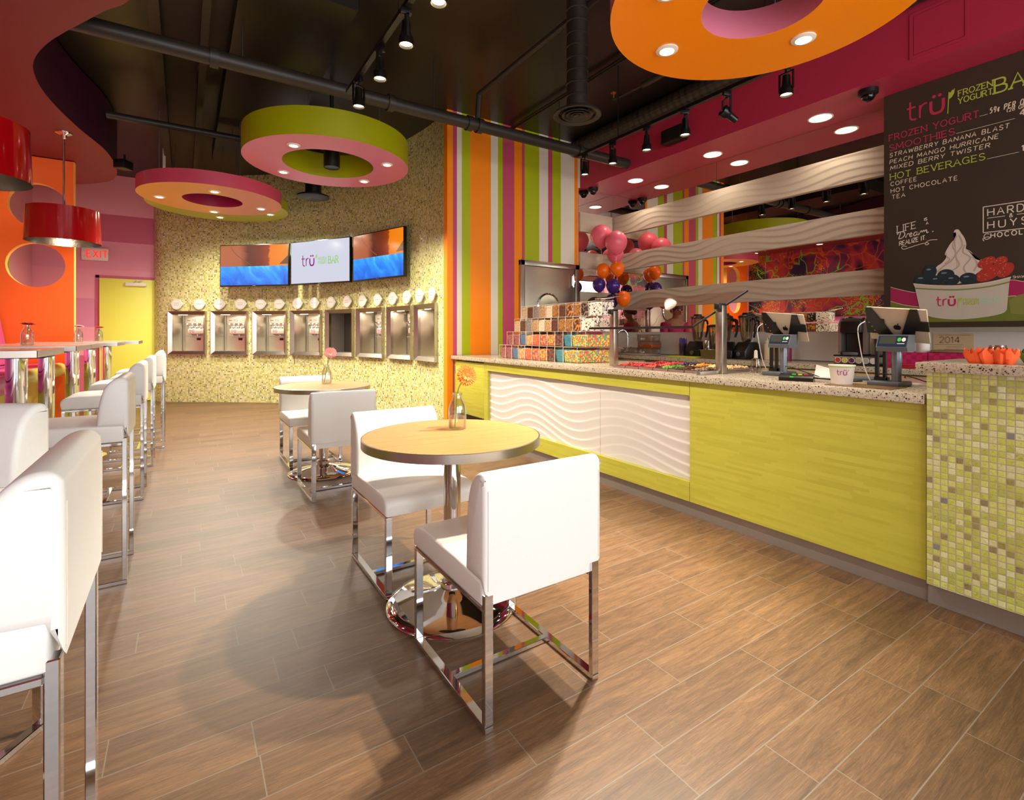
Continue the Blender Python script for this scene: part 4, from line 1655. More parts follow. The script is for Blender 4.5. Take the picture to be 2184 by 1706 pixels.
# little leaf-pointed flavour plaques above the machines
PLQ = [5.978, 5.576, 5.212, 4.832, 4.469, 4.112, 3.748, 3.379, 2.986, 2.592, 2.208, 1.83, 1.449, 1.074, .727, .357]
for k, s in enumerate(PLQ):
    p, d = curve_at(s)
    nrm = Vector((-d.y, d.x, 0))
    if nrm.dot(Vector((0, 0, 0)) - p) < 0:
        nrm = -nrm
    t = thing('flavour_plaque', 'round white flavour plaque above the %s machine, its %s one' % (['first', 'second', 'third', 'fourth', 'fifth', 'sixth', 'seventh', 'eighth'][k // 2], ('nearer the pink wall', 'nearer the striped wall')[k % 2]), 'plaque', (p.x, p.y, 1.71), math.atan2(-d.y, -d.x), 'flavour plaques on the mosaic wall')
    bm = B()
    R = .092
    poly = [(R * math.cos(a), R * math.sin(a)) for a in [PI * .17 + q * (2 * PI - PI * .34) / 28 for q in range(29)]] + [(R * 1.28, .004)]
    prism(bm, poly, 1, -.045, -.028)
    obj('plate', bm, MT['trimw'], t, 30)
    bm = B()
    tube(bm, [(0, -.03, 0), (0, .0, 0)], .03, 10)
    obj('standoff', bm, MT['steel'], t)
    bm = B()
    fq = lambda u, v: (u, -.0465, v)
    pts = [(R * .86 * math.cos(a), R * .86 * math.sin(a)) for a in [2 * PI * q / 30 for q in range(31)]]
    stroke(bm, pts, .003, fq)
    for v in ((0,) if k % 3 else (.018, -.014)):
        stroke(bm, [(-.05 + q * .01, v + .003 * math.sin(q * 2.1)) for q in range(11)], .006, fq)
    obj('printed_line', bm, MT['ink'], t)

# screens
def tv(a, b, mat, label, tilt=.0):
    a, b = Vector(a), Vector(b)
    W = (Vector((b.x, b.y, 0)) - Vector((a.x, a.y, 0))).length
    t = thing('wall_screen', label, 'television', ((a.x + b.x) / 2, (a.y + b.y) / 2, 1.985), math.atan2(b.y - a.y, b.x - a.x), 'wall screens')
    w, H = W / 2 - .004, .70
    obj('bezel', bb((-w, 0, 0), (w, .05, H), .006), MT['blackp'], t)
    bm = B()
    uvquad(bm, (-w + .014, -.001, .022), (w - .014, -.001, .022), (w - .014, -.001, H - .014), (-w + .014, -.001, H - .014))
    s = obj('display', bm, mat, t, 0)
    f = lambda u, v: (u, -.0022 - JIT[0] * 1.2e-5, v)
    if mat is MT['screen']:
        bm = B()
        for q in range(17):
            tt = q / 16
            disc(bm, -w + .22 + .36 * tt ** 1.2, H - .04 - .3 * tt ** .8, .011, .011, f, 8)
        fan(bm, [(w - .17, .36), (w - .014, .36), (w - .014, .50)], f)
        obj('necklace_beads', bm, screen_flat('bead_pixels', 'a07c62', .5), s)
    else:
        bm = B()
        tru(bm, -.38, .30, .115, .017, f)
        obj('lettering', bm, screen_flat('screen_plum', (150, 40, 130), .8), s)
        bm = B()
        fan(bm, [(-.085, .40), (-.05, .42), (-.04, .48), (-.075, .45)], f)
        text(bm, 'FROZEN', -.03, .375, .045, .007, f, serif=.1, track=.16, xs=.8)
        text(bm, 'YOGURT', -.03, .315, .045, .007, f, serif=.1, track=.16, xs=.8)
        text(bm, 'BAR', .19, .315, .105, .016, f, serif=.12, track=.16, xs=.8)
        obj('lettering', bm, screen_flat('screen_lime', (150, 200, 110), .85), s)
    obj('maker_mark', bb((-.03, -.001, .006), (.03, 0, .014)), MT['greyl'], t)
    bm = B()
    box(bm, (-.2, .05, .2), (.2, .075, .5))
    tube(bm, [(0, .075, .35), (0, .26, .35)], .025, 8)
    obj('wall_bracket', bm, MT['black'], t)


tv((.50, 9.80, 0), (1.44, 8.92, 0), MT['screen'], 'wall screen showing orange and blue fabric, on the side near the green door')
tv((1.455, 8.87, 0), (2.13, 7.80, 0), MT['screenw'], 'middle wall screen with the shop logo on white')
tv((2.155, 7.76, 0), (2.54, 6.62, 0), MT['screen'], 'wall screen showing orange and blue fabric, beside the striped wall')

# ------------------------------------------------------------------ service counter
CT = .93
t = thing('service_counter', 'long lime bamboo service counter with a white wave panel in its front', 'counter', (2.80, .87, 0))
OX, OY = 2.80, .87
L_ = lambda lo, hi: ((lo[0] - OX, lo[1] - OY, lo[2]), (hi[0] - OX, hi[1] - OY, hi[2]))
obj('carcass', bb(*L_((2.835, .872, .1), (3.58, 5.585, .884))), MT['bamboo'], t)
obj('kick_plate', bb(*L_((2.80, .872, 0), (2.83, 5.585, .10))), MT['kick'], t)
for nm, lo, hi in (('front_panel', (2.77, .872, .10), (2.83, 2.122, .884)), ('top_rail', (2.77, 2.126, .794), (2.83, 4.775, .884)), ('bottom_rail', (2.77, 2.126, .10), (2.83, 4.775, .228)),
                   ('stile', (2.77, 4.74, .228), (2.83, 4.775, .794)), ('stile', (2.77, 4.78, .10), (2.83, 4.815, .884)), ('stile', (2.79, 5.53, .10), (2.83, 5.585, .884))):
    obj(nm, bb(*L_(lo, hi)), MT['bamboo'], t)
d = obj('cabinet_door', bb(*L_((2.772, 4.822, .255), (2.80, 5.52, .868)), .002), MT['bamboo'], t)
obj('toe_panel', bb(*L_((2.80, 4.815, .1), (2.83, 5.53, .25))), MT['black'], t)
obj('hinge', bb(*L_((2.768, 5.51, .72), (2.79, 5.535, .80))), MT['chrome'], d)
for (y0, y1) in ((2.127, 3.0), (3.002, 4.739)):
    bm = wave_sheet(y1 - y0, .564, int((y1 - y0) * 60), 90, .055, .072, .008, lambda u, v, h: (2.802 - OX - h, y1 - u - OY, .229 + v), 4.739 - y1, True)
    obj('wave_panel', bm, MT['relief'], t, 80)
t = thing('countertop', 'speckled stone countertop of the service counter', 'countertop', (2.74, .87, .886))
obj('slab', bb((0, 0, 0), (.90, 4.715, .044), .004), MT['stone'], t)

t = thing('raised_counter', 'raised counter end clad in lime glass mosaic, cut by the picture edge', 'counter', (2.74, .86, 0))
bm = B()
uvl = bm.loops.layers.uv.verify()
for q in (((0, -2.4, .10), (0, 0, .10), (0, 0, 1.03), (0, -2.4, 1.03)), ((0, 0, .10), (.75, 0, .10), (.75, 0, 1.03), (0, 0, 1.03)), ((.75, 0, .1), (.75, -2.4, .1), (.75, -2.4, 1.03), (.75, 0, 1.03)), ((0, 0, .1), (0, -2.4, .1), (.75, -2.4, .1), (.75, 0, .1))):
    f = bm.faces.new([bm.verts.new(p) for p in q][::-1])
    for l in f.loops:
        c = l.vert.co
        l[uvl].uv = ((c.y if abs(f.calc_center_median().x - .375) > .3 else c.x) + 5.0135, c.z)
bmesh.ops.recalc_face_normals(bm, faces=bm.faces)
obj('mosaic_cladding', bm, MT['mosaic_near'], t, 0)
obj('kick_plate', bb((.045, -2.4, 0), (.72, .009, .0995)), MT['kick'], t)
t = thing('countertop', 'speckled stone slab on the raised mosaic counter', 'countertop', (2.70, .89, 1.031))
obj('slab', bb((0, -2.5, 0), (.55, 0, .043), .005), MT['stone'], t)

# ------------------------------------------------------------------ candy bins
BR = ['b8926c', '8a5a3a', '6b4428', 'a47a50']
KINDS = {
 'sprinkle': ('rainbow sprinkles', ['c8402c', 'e0902c', '5c4890', 'c86838', '40508c'], 190), 'blue': ('pale blue candy', ['5a86a8', '6c98b8', '4a7698'], 230),
 'gum': ('pastel gummy bears', ['e8a060', 'e0785c', 'a8b868', 'e0c070', 'd88878'], 70), 'coral': ('coral gummies', ['e06c48', 'e88458', 'd05844'], 60), 'rose': ('rose coloured gummies', ['c0505c', 'd8845c', 'b8a058', 'a84450'], 60),
 'worm': ('mixed fruit gummies', ['90b050', 'd06840', 'e0a848', 'b84858'], 60), 'plum': ('dark red gummies', ['6c2c34', '8a5a40', '542430', '4c5c3c'], 60), 'teal': ('teal candy', ['3c90a0', '58a8b4', '2c7888'], 230),
 'nerd': ('yellow and pink candy', ['e8c838', 'e87848', '78b450', 'e05c70', 'f0d850', '48a0b0'], 75),
 'nuts': ('chopped nuts', ['c8a884', 'b0906c', 'd8bc98'], 130), 'choc': ('dark chocolate pieces', ['5a3020', '6c3c28', '482418'], 110), 'greyc': ('cookie crumbs', ['8c8078', 'a0948c', '787068'], 150),
 'tan': ('tan granola', ['c09868', 'a8804c', 'd0ac80'], 110), 'pale': ('pale coconut', ['e4d0b0', 'd8c09c', 'ecdcc4'], 120), 'amber': ('caramel pieces', ['a06c34', 'b88044', '7c5024'], 70),
 'bar': ('chocolate bar pieces', ['4c2c18', '7c4c24', 'c88038'], 50), 'oreo': ('crushed black cookies', ['241814', '30201a', '8c7c70'], 60), 'white': ('white flecked yogurt chips', ['e4dcd0', 'd8d0c4', 'ece4dc', '4c4038', 'e8e0d4'], 85)}
CM = {k: candy('candy_' + k, v[1], v[2]) for k, v in KINDS.items()}
ORD = ['first', 'second', 'third', 'fourth', 'fifth', 'sixth', 'seventh', 'eighth', 'ninth', 'tenth', 'eleventh']
TIERS = [('bottom', ['sprinkle', 'sprinkle', 'blue', 'gum', 'coral', 'rose', 'worm', 'plum', 'teal', 'nerd']),
         ('second', ['sprinkle', 'sprinkle', 'blue', 'gum', 'coral', 'rose', 'worm', 'plum', 'teal', 'nerd']),
         ('third', ['nuts', 'choc', 'greyc', 'tan', 'pale', 'tan', 'choc', 'amber', 'amber', 'bar', 'white']),
         ('top', ['nuts', 'choc', 'greyc', 'tan', 'pale', 'amber', 'choc', 'bar', 'amber', 'oreo', 'white'])]
for n, (tn, ks) in enumerate(TIERS):
    x0, x1 = 2.96 + .1 * n, 3.42
    zz, hh = CT + .0005 + .145 * n, .1445
    ye, yb = 4.80, 3.47
    wd = (ye - yb) / (len(ks) + .6)
    y = ye
    for k, kk in enumerate(ks):
        w = wd * (1.6 if k == len(ks) - 1 else 1)
        lab = 'acrylic bin of %s, %s from the striped wall, %s row' % (KINDS[kk][0], ORD[k], tn)
        t = thing('candy_bin', lab, 'candy bin', (x0, y - w, zz), 0, 'acrylic candy bins')
        D = x1 - x0
        obj('acrylic_box', bb((0, .001, 0), (D, w - .001, hh)), MT['acrylic'], t)
        eb = B()
        for yy in (.001, w - .001):
            box(eb, (0, yy - .001, hh - .002), (D, yy + .001, hh))
            box(eb, (-.001, yy - .001, 0), (.001, yy + .001, hh))
        box(eb, (-.001, .001, hh - .002), (.001, w - .001, hh))
        obj('bright_edges', eb, MT['acredge'], t)
        # heaped fill, lower towards the scoop opening at the front
        nx, ny = 12, 5
        bm = B()
        m = .004
        fill = hh * (.80, .78, .86, .92)[n]
        g = []
        for i in range(nx + 1):
            row = []
            for j in range(ny + 1):
                hz = fill * (1 if i > 1 else (.93 + .03 * i)) + rnd.uniform(-.006, .003)
                row.append(bm.verts.new((m + (D - 2 * m) * i / nx, m + (w - 2 * m) * j / ny, hz)))
            g.append(row)
        for i in range(nx):
            for j in range(ny):
                bm.faces.new((g[i][j], g[i + 1][j], g[i + 1][j + 1], g[i][j + 1]))
        rim = [g[i][0] for i in range(nx + 1)] + [g[nx][j] for j in range(1, ny + 1)] + [g[i][ny] for i in range(nx - 1, -1, -1)] + [g[0][j] for j in range(ny - 1, 0, -1)]
        lo = []
        for v in rim:
            inset = .018 if v.co.x < .02 and kk in ('nerd', 'teal', 'blue', 'sprinkle') else 0
            lo.append(bm.verts.new((v.co.x + inset, v.co.y, m)))
        for q in range(len(rim)):
            q2 = (q + 1) % len(rim)
            bm.faces.new((rim[q], rim[q2], lo[q2], lo[q]))
        bm.faces.new(lo)
        bmesh.ops.recalc_face_normals(bm, faces=bm.faces)
        o = obj('candy_fill', bm, CM[kk], t, 60)
        o['kind'] = 'stuff'
        y -= w
# scoop on the top bin
t = thing('serving_tongs', 'metal serving tongs resting on the last bin of the top row', 'tongs', (3.30, 3.42, CT + .5905))
bm = B()
tube(bm, [(-.06, .12, .008), (.0, .02, .012), (.08, -.10, .03)], [.006, .010, .004], 8)
tube(bm, [(-.05, .13, .008), (.02, .03, .012), (.08, -.10, .03)], [.006, .010, .004], 8)
obj('arms', bm, MT['chrome'], t)

# ------------------------------------------------------------------ sneeze guard and topping pans
t = thing('sneeze_guard', 'slanted glass sneeze guard on two square steel posts above the toppings', 'sneeze guard', (3.0, 2.05, CT))
for y, nm in ((0, 0), (1.0, 1)):
    bm = B()
    box(bm, (-.026, y - .026, 0), (.026, y + .026, .455), 0, .003)
    obj('post', bm, MT['steel'], t)
    bm = B()
    box(bm, (-.05, y - .02, .43), (.03, y + .02, .47), 0, .004)
    obj('glass_clamp', bm, MT['black'], t)
bm = B()
prism(bm, [(-.25, .315), (-.243, .309), (.365, .571), (.358, .577)], 1, .04, 1.02)
obj('glass_pane', bm, MT['pane'], t)
bm = B()
box(bm, (-.257, .04, .302), (-.245, 1.02, .319))
prism(bm, [(-.256, .316), (-.249, .306), (.368, .569), (.362, .580)], 1, .034, .041)
obj('dark_edge', bm, MT['black'], t)
bm = B()
box(bm, (-.22, .0, 0.0), (.33, .03, .022), 0, .002)
obj('divider_rail', bm, MT['satin'], t)
PANS = [('dark red diced cherries', 'a01c20'), ('sliced strawberries', 'cc3a28'), ('blueberries', '2c2c3c'), ('orange mango cubes', 'e08c24'), ('pale banana slices', 'e4cc90'), ('beige chopped nuts', 'd0ac7c'),
        ('red diced strawberries', 'd04030'), ('bright red raspberries', 'c82c34'), ('pink watermelon cubes', 'd85848'), ('green kiwi pieces', '6c9c3c'), ('dark brown chocolate pieces', '5c3a24'), ('grey brown cookie dough', '8c745c')]
for k, (nm, colr) in enumerate(PANS):
    r_, c_ = k // 6, k % 6
    x0 = (3.21, 2.87)[r_]
    y0 = 2.93 - .138 * c_
    rowl = 'back' if r_ == 0 else 'front'
    t = thing('topping_pan', 'shallow steel pan of %s under the sneeze guard' % nm, 'pan', (x0, y0 - .13, CT + .0008), 0, 'steel topping pans')
    bm = B()
    W_, D_ = .132, .30
    o4 = [(0, 0), (D_, 0), (D_, W_), (0, W_)]
    i4 = [(.012, .012), (D_ - .012, .012), (D_ - .012, W_ - .012), (.012, W_ - .012)]
    lay = [[bm.verts.new((*p, z)) for p in q] for q, z in ((o4, 0), (o4, .016), (i4, .016), (i4, .004))]
    for a, b in zip(lay, lay[1:]):
        for q in range(4):
            bm.faces.new((a[q], a[(q + 1) % 4], b[(q + 1) % 4], b[q]))
    bm.faces.new(lay[0][::-1])
    bm.faces.new(lay[3])
    obj('pan', bm, MT['steel'], t)
    bm = B()
    rr = random.Random(k)
    for q in range(80):
        x = .03 + rr.random() * (D_ - .06)
        y = .028 + rr.random() * (W_ - .056)
        s = rr.uniform(.007, .011)
        z = .012 + .022 * (1 - abs(x / D_ - .5) * 1.7) * (1 - abs(y / W_ - .5) * 1.2) * rr.uniform(.4, 1)
        if k in (2, 7):
            sphere(bm, (x, y, z), s * .8, 7, 5)
        else:
            R_ = Matrix.Rotation(rr.random() * 3, 4, Vector((rr.random(), rr.random(), rr.random() + .1)).normalized())
            tb = B()
            box(tb, (-s * .8, -s * .6, -s * .5), (s * .8, s * .6, s * .5), 0, s * .2, 1)
            merge(bm, tb, Matrix.Translation((x, y, z)) @ R_)
    o = obj('topping_heap', bm, M('topping_%d' % k, colr, .35, noise=.2, nscale=40), None, 40)
    o.location = (x0, y0 - .13, CT + .0045)
    tag(o, '%s heaped in a steel pan, %s row behind the glass' % (nm, rowl), 'toppings', None, 'stuff')


# ------------------------------------------------------------------ tills
def till(loc, rz, label):
    t = thing('tablet_till', label, 'till', loc, rz, 'tablet tills')
    obj('foot', bb((-.085, -.07, 0), (.085, .07, .024), .006), MT['grey'], t)
    bm = B()
    tube(bm, [(-.01, -.035, .02), (-.01, -.035, .19)], .021, 16)
    obj('display_post', bm, MT['greyl'], t)
    bm = B()
    tube(bm, [(-.01, -.035, .12), (-.01, -.035, .17)], .023, 16)
    obj('post_sleeve', bm, MT['greyl'], t)
    Tm = Matrix.Translation((-.02, .0, .178))
    bm = B()
    prism(bm, [(.045, 0), (-.045, 0), (-.05, .022), (-.018, .085), (.045, .085)], 1, -.10, .035)
    bmesh.ops.transform(bm, matrix=Tm, verts=bm.verts)
    h = obj('customer_display', bm, MT['grey'], t)
    # sloped face of the customer display
    a, b = Vector((-.0515, 0, .024)) + Vector((-.02, 0, .178)), Vector((-.0195, 0, .083)) + Vector((-.02, 0, .178))
    f = lambda u, v: Vector((a.lerp(b, v).x - .001, -.0325 - u * .78, a.lerp(b, v).z))
    bm = B()
    bm.faces.new([bm.verts.new(f(u, v)) for u, v in ((-.08, .04), (.08, .04), (.08, .96), (-.08, .96))])
    obj('display_face', bm, MT['display'], h)
    f = lambda u, v: Vector((a.lerp(b, v).x - .002, -.0325 - u * .78, a.lerp(b, v).z))
    bm = B()
    bm.faces.new([bm.verts.new(f(u, v)) for u, v in ((-.07, .25), (.02, .25), (.02, .9), (-.07, .9))])
    obj('lcd', bm, MT['lcd'], h)
    bm = B()
    disc(bm, .038, .62, .011, .17, f, 16, mi=0)
    disc(bm, .062, .62, .011, .17, f, 16, mi=1)
    stroke(bm, [(.03, .28), (.07, .28)], .05, f, mi=1)
    obj('buttons', bm, [MT['btn_g'], MT['paper']], h)
    # bracket and tablet: screen faces the cashier (+x), tilted up
    bm = B()
    box(bm, (.01, .02, .02), (.03, .034, .23))
    box(bm, (.01, .056, .02), (.03, .07, .23))
    box(bm, (.0, .02, .02), (.06, .07, .04))
    box(bm, (.0, -.04, .215), (.05, .07, .24))
    obj('bracket', bm, MT['black'], t)
    Rt = Matrix.Translation((.03, -.025, .315)) @ Matrix.Scale(1.08, 4) @ Matrix.Rotation(.10, 4, 'X') @ Matrix.Rotation(-.55, 4, 'Y')
    tb = B()
    box(tb, (-.006, -.122, -.092), (.006, .122, .092), 0, .005)
    bmesh.ops.transform(tb, matrix=Rt, verts=tb.verts)
    tab = obj('tablet', tb, MT['silverback'], t)
    bm = B()
    tb = B()
    box(tb, (.0061, -.112, -.084), (.0068, .112, .084))
    merge(bm, tb, Rt)
    obj('tablet_screen', bm, MT['blackp'], tab)
    # emblem on the tablet back
    bm = B()
    fm = lambda u, v: Rt @ Vector((-.0072, -u, v))
    disc(bm, -.005, -.012, .0105, .013, fm, 16)
    disc(bm, .005, -.012, .0105, .013, fm, 16)
    disc(bm, .004, .006, .0025, .006, fm, 10, rot=-.6)
    obj('emblem', bm, MT['black'], tab)
    bm = B()
    for pts in ([(-.122, .094), (-.098, .094), (-.0, -.09), (-.0, -.118), (-.05, -.118), (-.122, .03)], [(.088, .094), (.06, .094), (-.005, -.118), (.05, -.118), (.074, -.02), (.126, -.02), (.126, .03), (.096, .03)]):
        tb = B()
        prism(tb, [(-u, v) for u, v in pts], 0, -.0135, -.0068)
        merge(bm, tb, Rt)
    tb = B()
    box(tb, (-.013, .05, -.05), (-.006, .128, .03))
    merge(bm, tb, Rt)
    obj('tablet_holder', bm, MT['blackp'], t)
    bm = B()
    for q in range(3):
        sphere(bm, Rt @ Vector((-.0145, .112 - .01 * q, .012 - .022 * q)), .0035, 8, 5)
    obj('screws', bm, MT['chrome'], t)
    bm = B()
    tube(bm, smooth_path([(.01, .115, .335), (-.01, .14, .30), (.0, .135, .2), (.02, .12, .08), (.05, .10, .003)], 6), .0025, 6)
    obj('charging_cable', bm, MT['paper'], t)
    bm = B()
    tube(bm, smooth_path([(.03, .0, .01), (.0, .06, .05), (-.02, -.06, .06), (.0, -.16, .03), (.02, -.24, .004)], 6), .003, 6)
    obj('power_cable', bm, MT['black'], t)


till((3.235, 1.79, CT + .0005), 0, 'tablet till with grey customer display next to the sneeze guard')
till((3.055, 1.115, CT + .0005), 0, 'tablet till with grey customer display beside the mosaic raised counter')
t = thing('card_reader', 'small black card payment terminal on the counter in front of the till', 'card reader', (2.93, 1.52, CT + .0005), .35)
bm = B()
prism(bm, [(-.045, 0), (.045, 0), (.045, .032), (.03, .04), (-.035, .03), (-.045, .02)], 1, -.085, .085)
obj('body', bm, MT['blackp'], t)
bm = B()
f = lambda u, v: (v, u, .0405 if v > -.03 else .034)
for q, mi in ((-.06, 0), (-.03, 1), (.0, 2)):
    box(bm, (-.03, q, .034), (-.012, q + .02, .0405), mi)
box(bm, (-.045, .01, .02), (-.0455, .03, .028), 2)
obj('keys', bm, [MT['red'], MT['board_l'], MT['btn_g']], t)
bm = B()
tube(bm, smooth_path([(.0, -.085, .02), (.05, -.16, .012), (.09, -.26, .005), (.15, -.3, .004)], 5), .004, 6)
obj('cable', bm, MT['black'], t)
t = thing('loose_papers', 'loose white papers lying by the till', 'paper', (3.33, 1.56, CT + .0005), .4)
for k in range(3):
    bm = B()
    z = .001 + .0015 * k
    pr = [bm.verts.new((x * .12 + .02 * k, y * .09 - .02 * k, z + (.05 if (x > 0 and y > 0 and k == 2) else 0) + .006 * k * (x > 0))) for x, y in ((-1, -1), (1, -1), (1, 1), (-1, 1))]
    bm.faces.new(pr)
    obj('sheet', bm, MT['paper'], t)
t = thing('phone_handset', 'flat grey device lying on the counter behind the paper cup', 'device', (3.30, 1.33, CT + .0005), .9)
obj('body', bb((-.03, -.075, 0), (.03, .075, .018), .005), MT['grey'], t)
t = thing('paper_cup', 'white paper yogurt cup with the shop logo standing on the counter', 'cup', (2.93, 1.285, CT + .0005))
bm = B()
lathe(bm, [(0, .002), (.046, .002), (.046, 0), (.048, 0), (.059, .096), (.062, .098), (.062, .103), (.057, .103), (.046, .008), (0, .008)], 40)
obj('cup', bm, MT['paper'], t, 50)
bm = B()
lathe(bm, [(.0592, .092), (.0598, .097)], 40)
obj('lime_rim_line', bm, MT['logo_g'], t)
view = math.atan2(-1.285, -2.93)
f = lambda u, v: (math.cos(view + u / .055) * (.0492 + v * .115), math.sin(view + u / .055) * (.0492 + v * .115), v)
bm = B()
tru(bm, -.022, .052, .019, .0028, f, mi=0)
fan(bm, [(.026, .07), (.03, .072), (.033, .08), (.028, .078)], f, mi=1)
obj('lettering', bm, [MT['logo_p'], MT['logo_g']], t)
t = thing('soap_bottle', 'small clear pump bottle behind the sneeze guard post', 'bottle', (3.32, 2.0, CT + .0005))
bm = B()
lathe(bm, [(0, 0), (.032, 0), (.034, .05), (.028, .09), (.01, .1), (.01, .115), (0, .115)], 20)
obj('bottle', bm, MT['clearbowl'], t)
bm = B()
lathe(bm, [(.011, .1), (.013, .1), (.010, .15), (0, .155)], 14)
obj('nozzle', bm, MT['paper'], t)
t = thing('counter_inlay', 'shallow brass coloured mat lying on the counter in front of the second till', 'mat', (2.80, .96, CT + .0004), 0)
obj('mat', bb((.02, .06, 0), (.2, .36, .003)), M('brass_mat', '94744c', .35, .6), t)


# tissue flower cups on the raised counter
def tissue(loc, mat, n, R, label, seed):
    t = thing('tissue_cups', label, 'paper cups', loc, 0, 'tulip shaped tissue cups')
    rr = random.Random(seed)
    for q in range(n):
        bm = B()
        a0 = rr.random() * 6
        N_ = 24
        ringr = [(.018, 0), (.030, .022), (.036, .042)]
        cx, cy = R * (q / max(1, n - 1) - .5) * 2, rr.uniform(-.012, .012)
        prev = None
        for r, z in ringr:
            row = []
            for k in range(N_):
                a = 2 * PI * k / N_ + a0
                zz = z + ((.022 + rr.uniform(-.006, .008)) * (1 if k % 4 == 0 else .35 if k % 2 else -.1) if z > .03 else 0)
                r2 = r * (1 + .10 * math.sin(4 * a + q))
                row.append(bm.verts.new((cy + r2 * math.cos(a), cx + r2 * math.sin(a), zz)))
            if prev:
                for k in range(N_):
                    bm.faces.new((prev[k], prev[(k + 1) % N_], row[(k + 1) % N_], row[k]))
            else:
                bm.faces.new(row[::-1])
            prev = row
        obj('tissue_cup', bm, mat, t, 20)


tissue((2.80, .665, 1.0745), MT['papero'], 6, .05, 'bright orange tissue baking cups in a row on the raised counter', 3)
tissue((2.86, .53, 1.0745), MT['paperg'], 4, .03, 'lime green tissue baking cups on the raised counter, cut by the picture edge', 4)
tissue((2.95, .545, 1.0745), MT['paperv'], 4, .03, 'purple tissue baking cups behind the green ones on the raised counter', 5)

# ------------------------------------------------------------------ back counter
BT = .915
t = thing('back_counter', 'light oak back counter cabinets under the mirror wall', 'cabinet', (4.88, 0, 0))
for k, (y0, y1) in enumerate(((.3, 1.05), (1.06, 1.67), (1.68, 2.28), (2.29, 2.88), (4.43, 5.02), (5.03, 5.55))):
    dr = obj('cabinet_door', bb((0, y0, .1), (.022, y1, .86), .002), MT['oak_v'], t)
    bm = B()
    tube(bm, [(-.03, y0 + .06, .70), (-.03, y0 + .06, .80)], .006, 8)
    tube(bm, [(-.03, y0 + .06, .70), (.0, y0 + .06, .70)], .005, 6)
    tube(bm, [(-.03, y0 + .06, .80), (.0, y0 + .06, .80)], .005, 6)
    obj('handle', bm, MT['chrome'], dr)
bm = B()
box(bm, (.024, .3, 0), (.6, 2.89, .868))
box(bm, (.024, 4.42, 0), (.6, 5.55, .868))
obj('carcass', bm, MT['oak_v'], t)
t = thing('undercounter_fridge', 'stainless steel undercounter fridge in the back counter below the blenders', 'fridge', (4.89, 2.90, 0))
obj('body', bb((.02, 0, .02), (.58, 1.51, .86)), MT['kick'], t)
for k in range(2):
    for z0, z1 in ((.08, .44), (.46, .80)):
        dr = obj('drawer', bb((-.005, .03 + k * .74, z0), (.018, .75 + k * .74, z1), .004), MT['steel'], t)
        bm = B()
        box(bm, (-.035, .1 + k * .74, z1 - .06), (-.006, .68 + k * .74, z1 - .045))
        obj('handle', bm, MT['chrome'], dr)
t = thing('countertop', 'speckled stone top of the back counter', 'countertop', (4.85, .2, .87))
obj('slab', bb((0, 0, 0), (.615, 5.36, .045), .003), MT['stone'], t)

Z = BT + .0008
t = thing('kitchen_tap', 'tall curved chrome tap at the back counter sink', 'tap', (5.36, 5.17, Z))
bm = B()
lathe(bm, [(0, 0), (.03, 0), (.03, .02), (.015, .03), (.013, .06), (0, .06)], 16)
tube(bm, smooth_path([(0, 0, .04), (0, 0, .24), (-.03, .02, .32), (-.09, .05, .325), (-.13, .08, .27), (-.145, .085, .20)], 6), .012, 12)
obj('spout', bm, MT['chrome'], t)
bm = B()
tube(bm, [(0, -.02, .06), (0, -.07, .10)], .007, 8)
obj('lever', bm, MT['chrome'], t)
t = thing('sheet_tray', 'flat steel sheet tray on the back counter by the tap', 'tray', (4.88, 4.40, Z))
obj('tray', bb((0, 0, 0), (.28, .55, .018), .004), MT['kick'], t)
for k, (x, y, z, lab) in enumerate(((5.25, 4.68, 0, 'clear plastic food box at the bottom of the stack by the tap'), (5.25, 4.67, .0905, 'clear plastic food box with orange fruit in the middle of the stack by the tap'), (5.26, 4.69, .181, 'clear plastic food box on top of the stack by the tap'), (5.22, 4.95, 0, 'wide clear plastic food box beside the stack by the tap'))):
    t = thing('food_box', lab, 'food container', (x, y, Z + z), 0, 'clear food boxes on the back counter')
    bm = B()
    box(bm, (-.09, -.13, 0), (.09, .13, .08), 0, .008)
    obj('box', bm, MT['clearbowl'], t)
    obj('lid', bb((-.093, -.133, .081), (.093, .133, .09), .003), MT['clearbowl'], t)
    if k == 1:
        obj('fruit_filling', bb((-.08, -.11, .006), (.08, .11, .04), .01), MT['petal_o'], t)
t = thing('straw_holder', 'clear holder full of purple straws beside the first blender', 'straws', (5.25, 4.12, Z))
bm = B()
lathe(bm, [(.05, 0), (.055, .16)], 20)
obj('holder', bm, MT['clearbowl'], t)
bm = B()
for k in range(34):
    r, a = .044 * math.sqrt(rnd.random()), rnd.random() * 6.28
    tube(bm, [(r * math.cos(a) * .9, r * math.sin(a) * .9, .004), (r * math.cos(a) * 1.05, r * math.sin(a) * 1.05, .20 + rnd.uniform(0, .035))], .004, 5)
o = obj('straws', bm, MT['purple'], t)
o['kind'] = 'stuff'


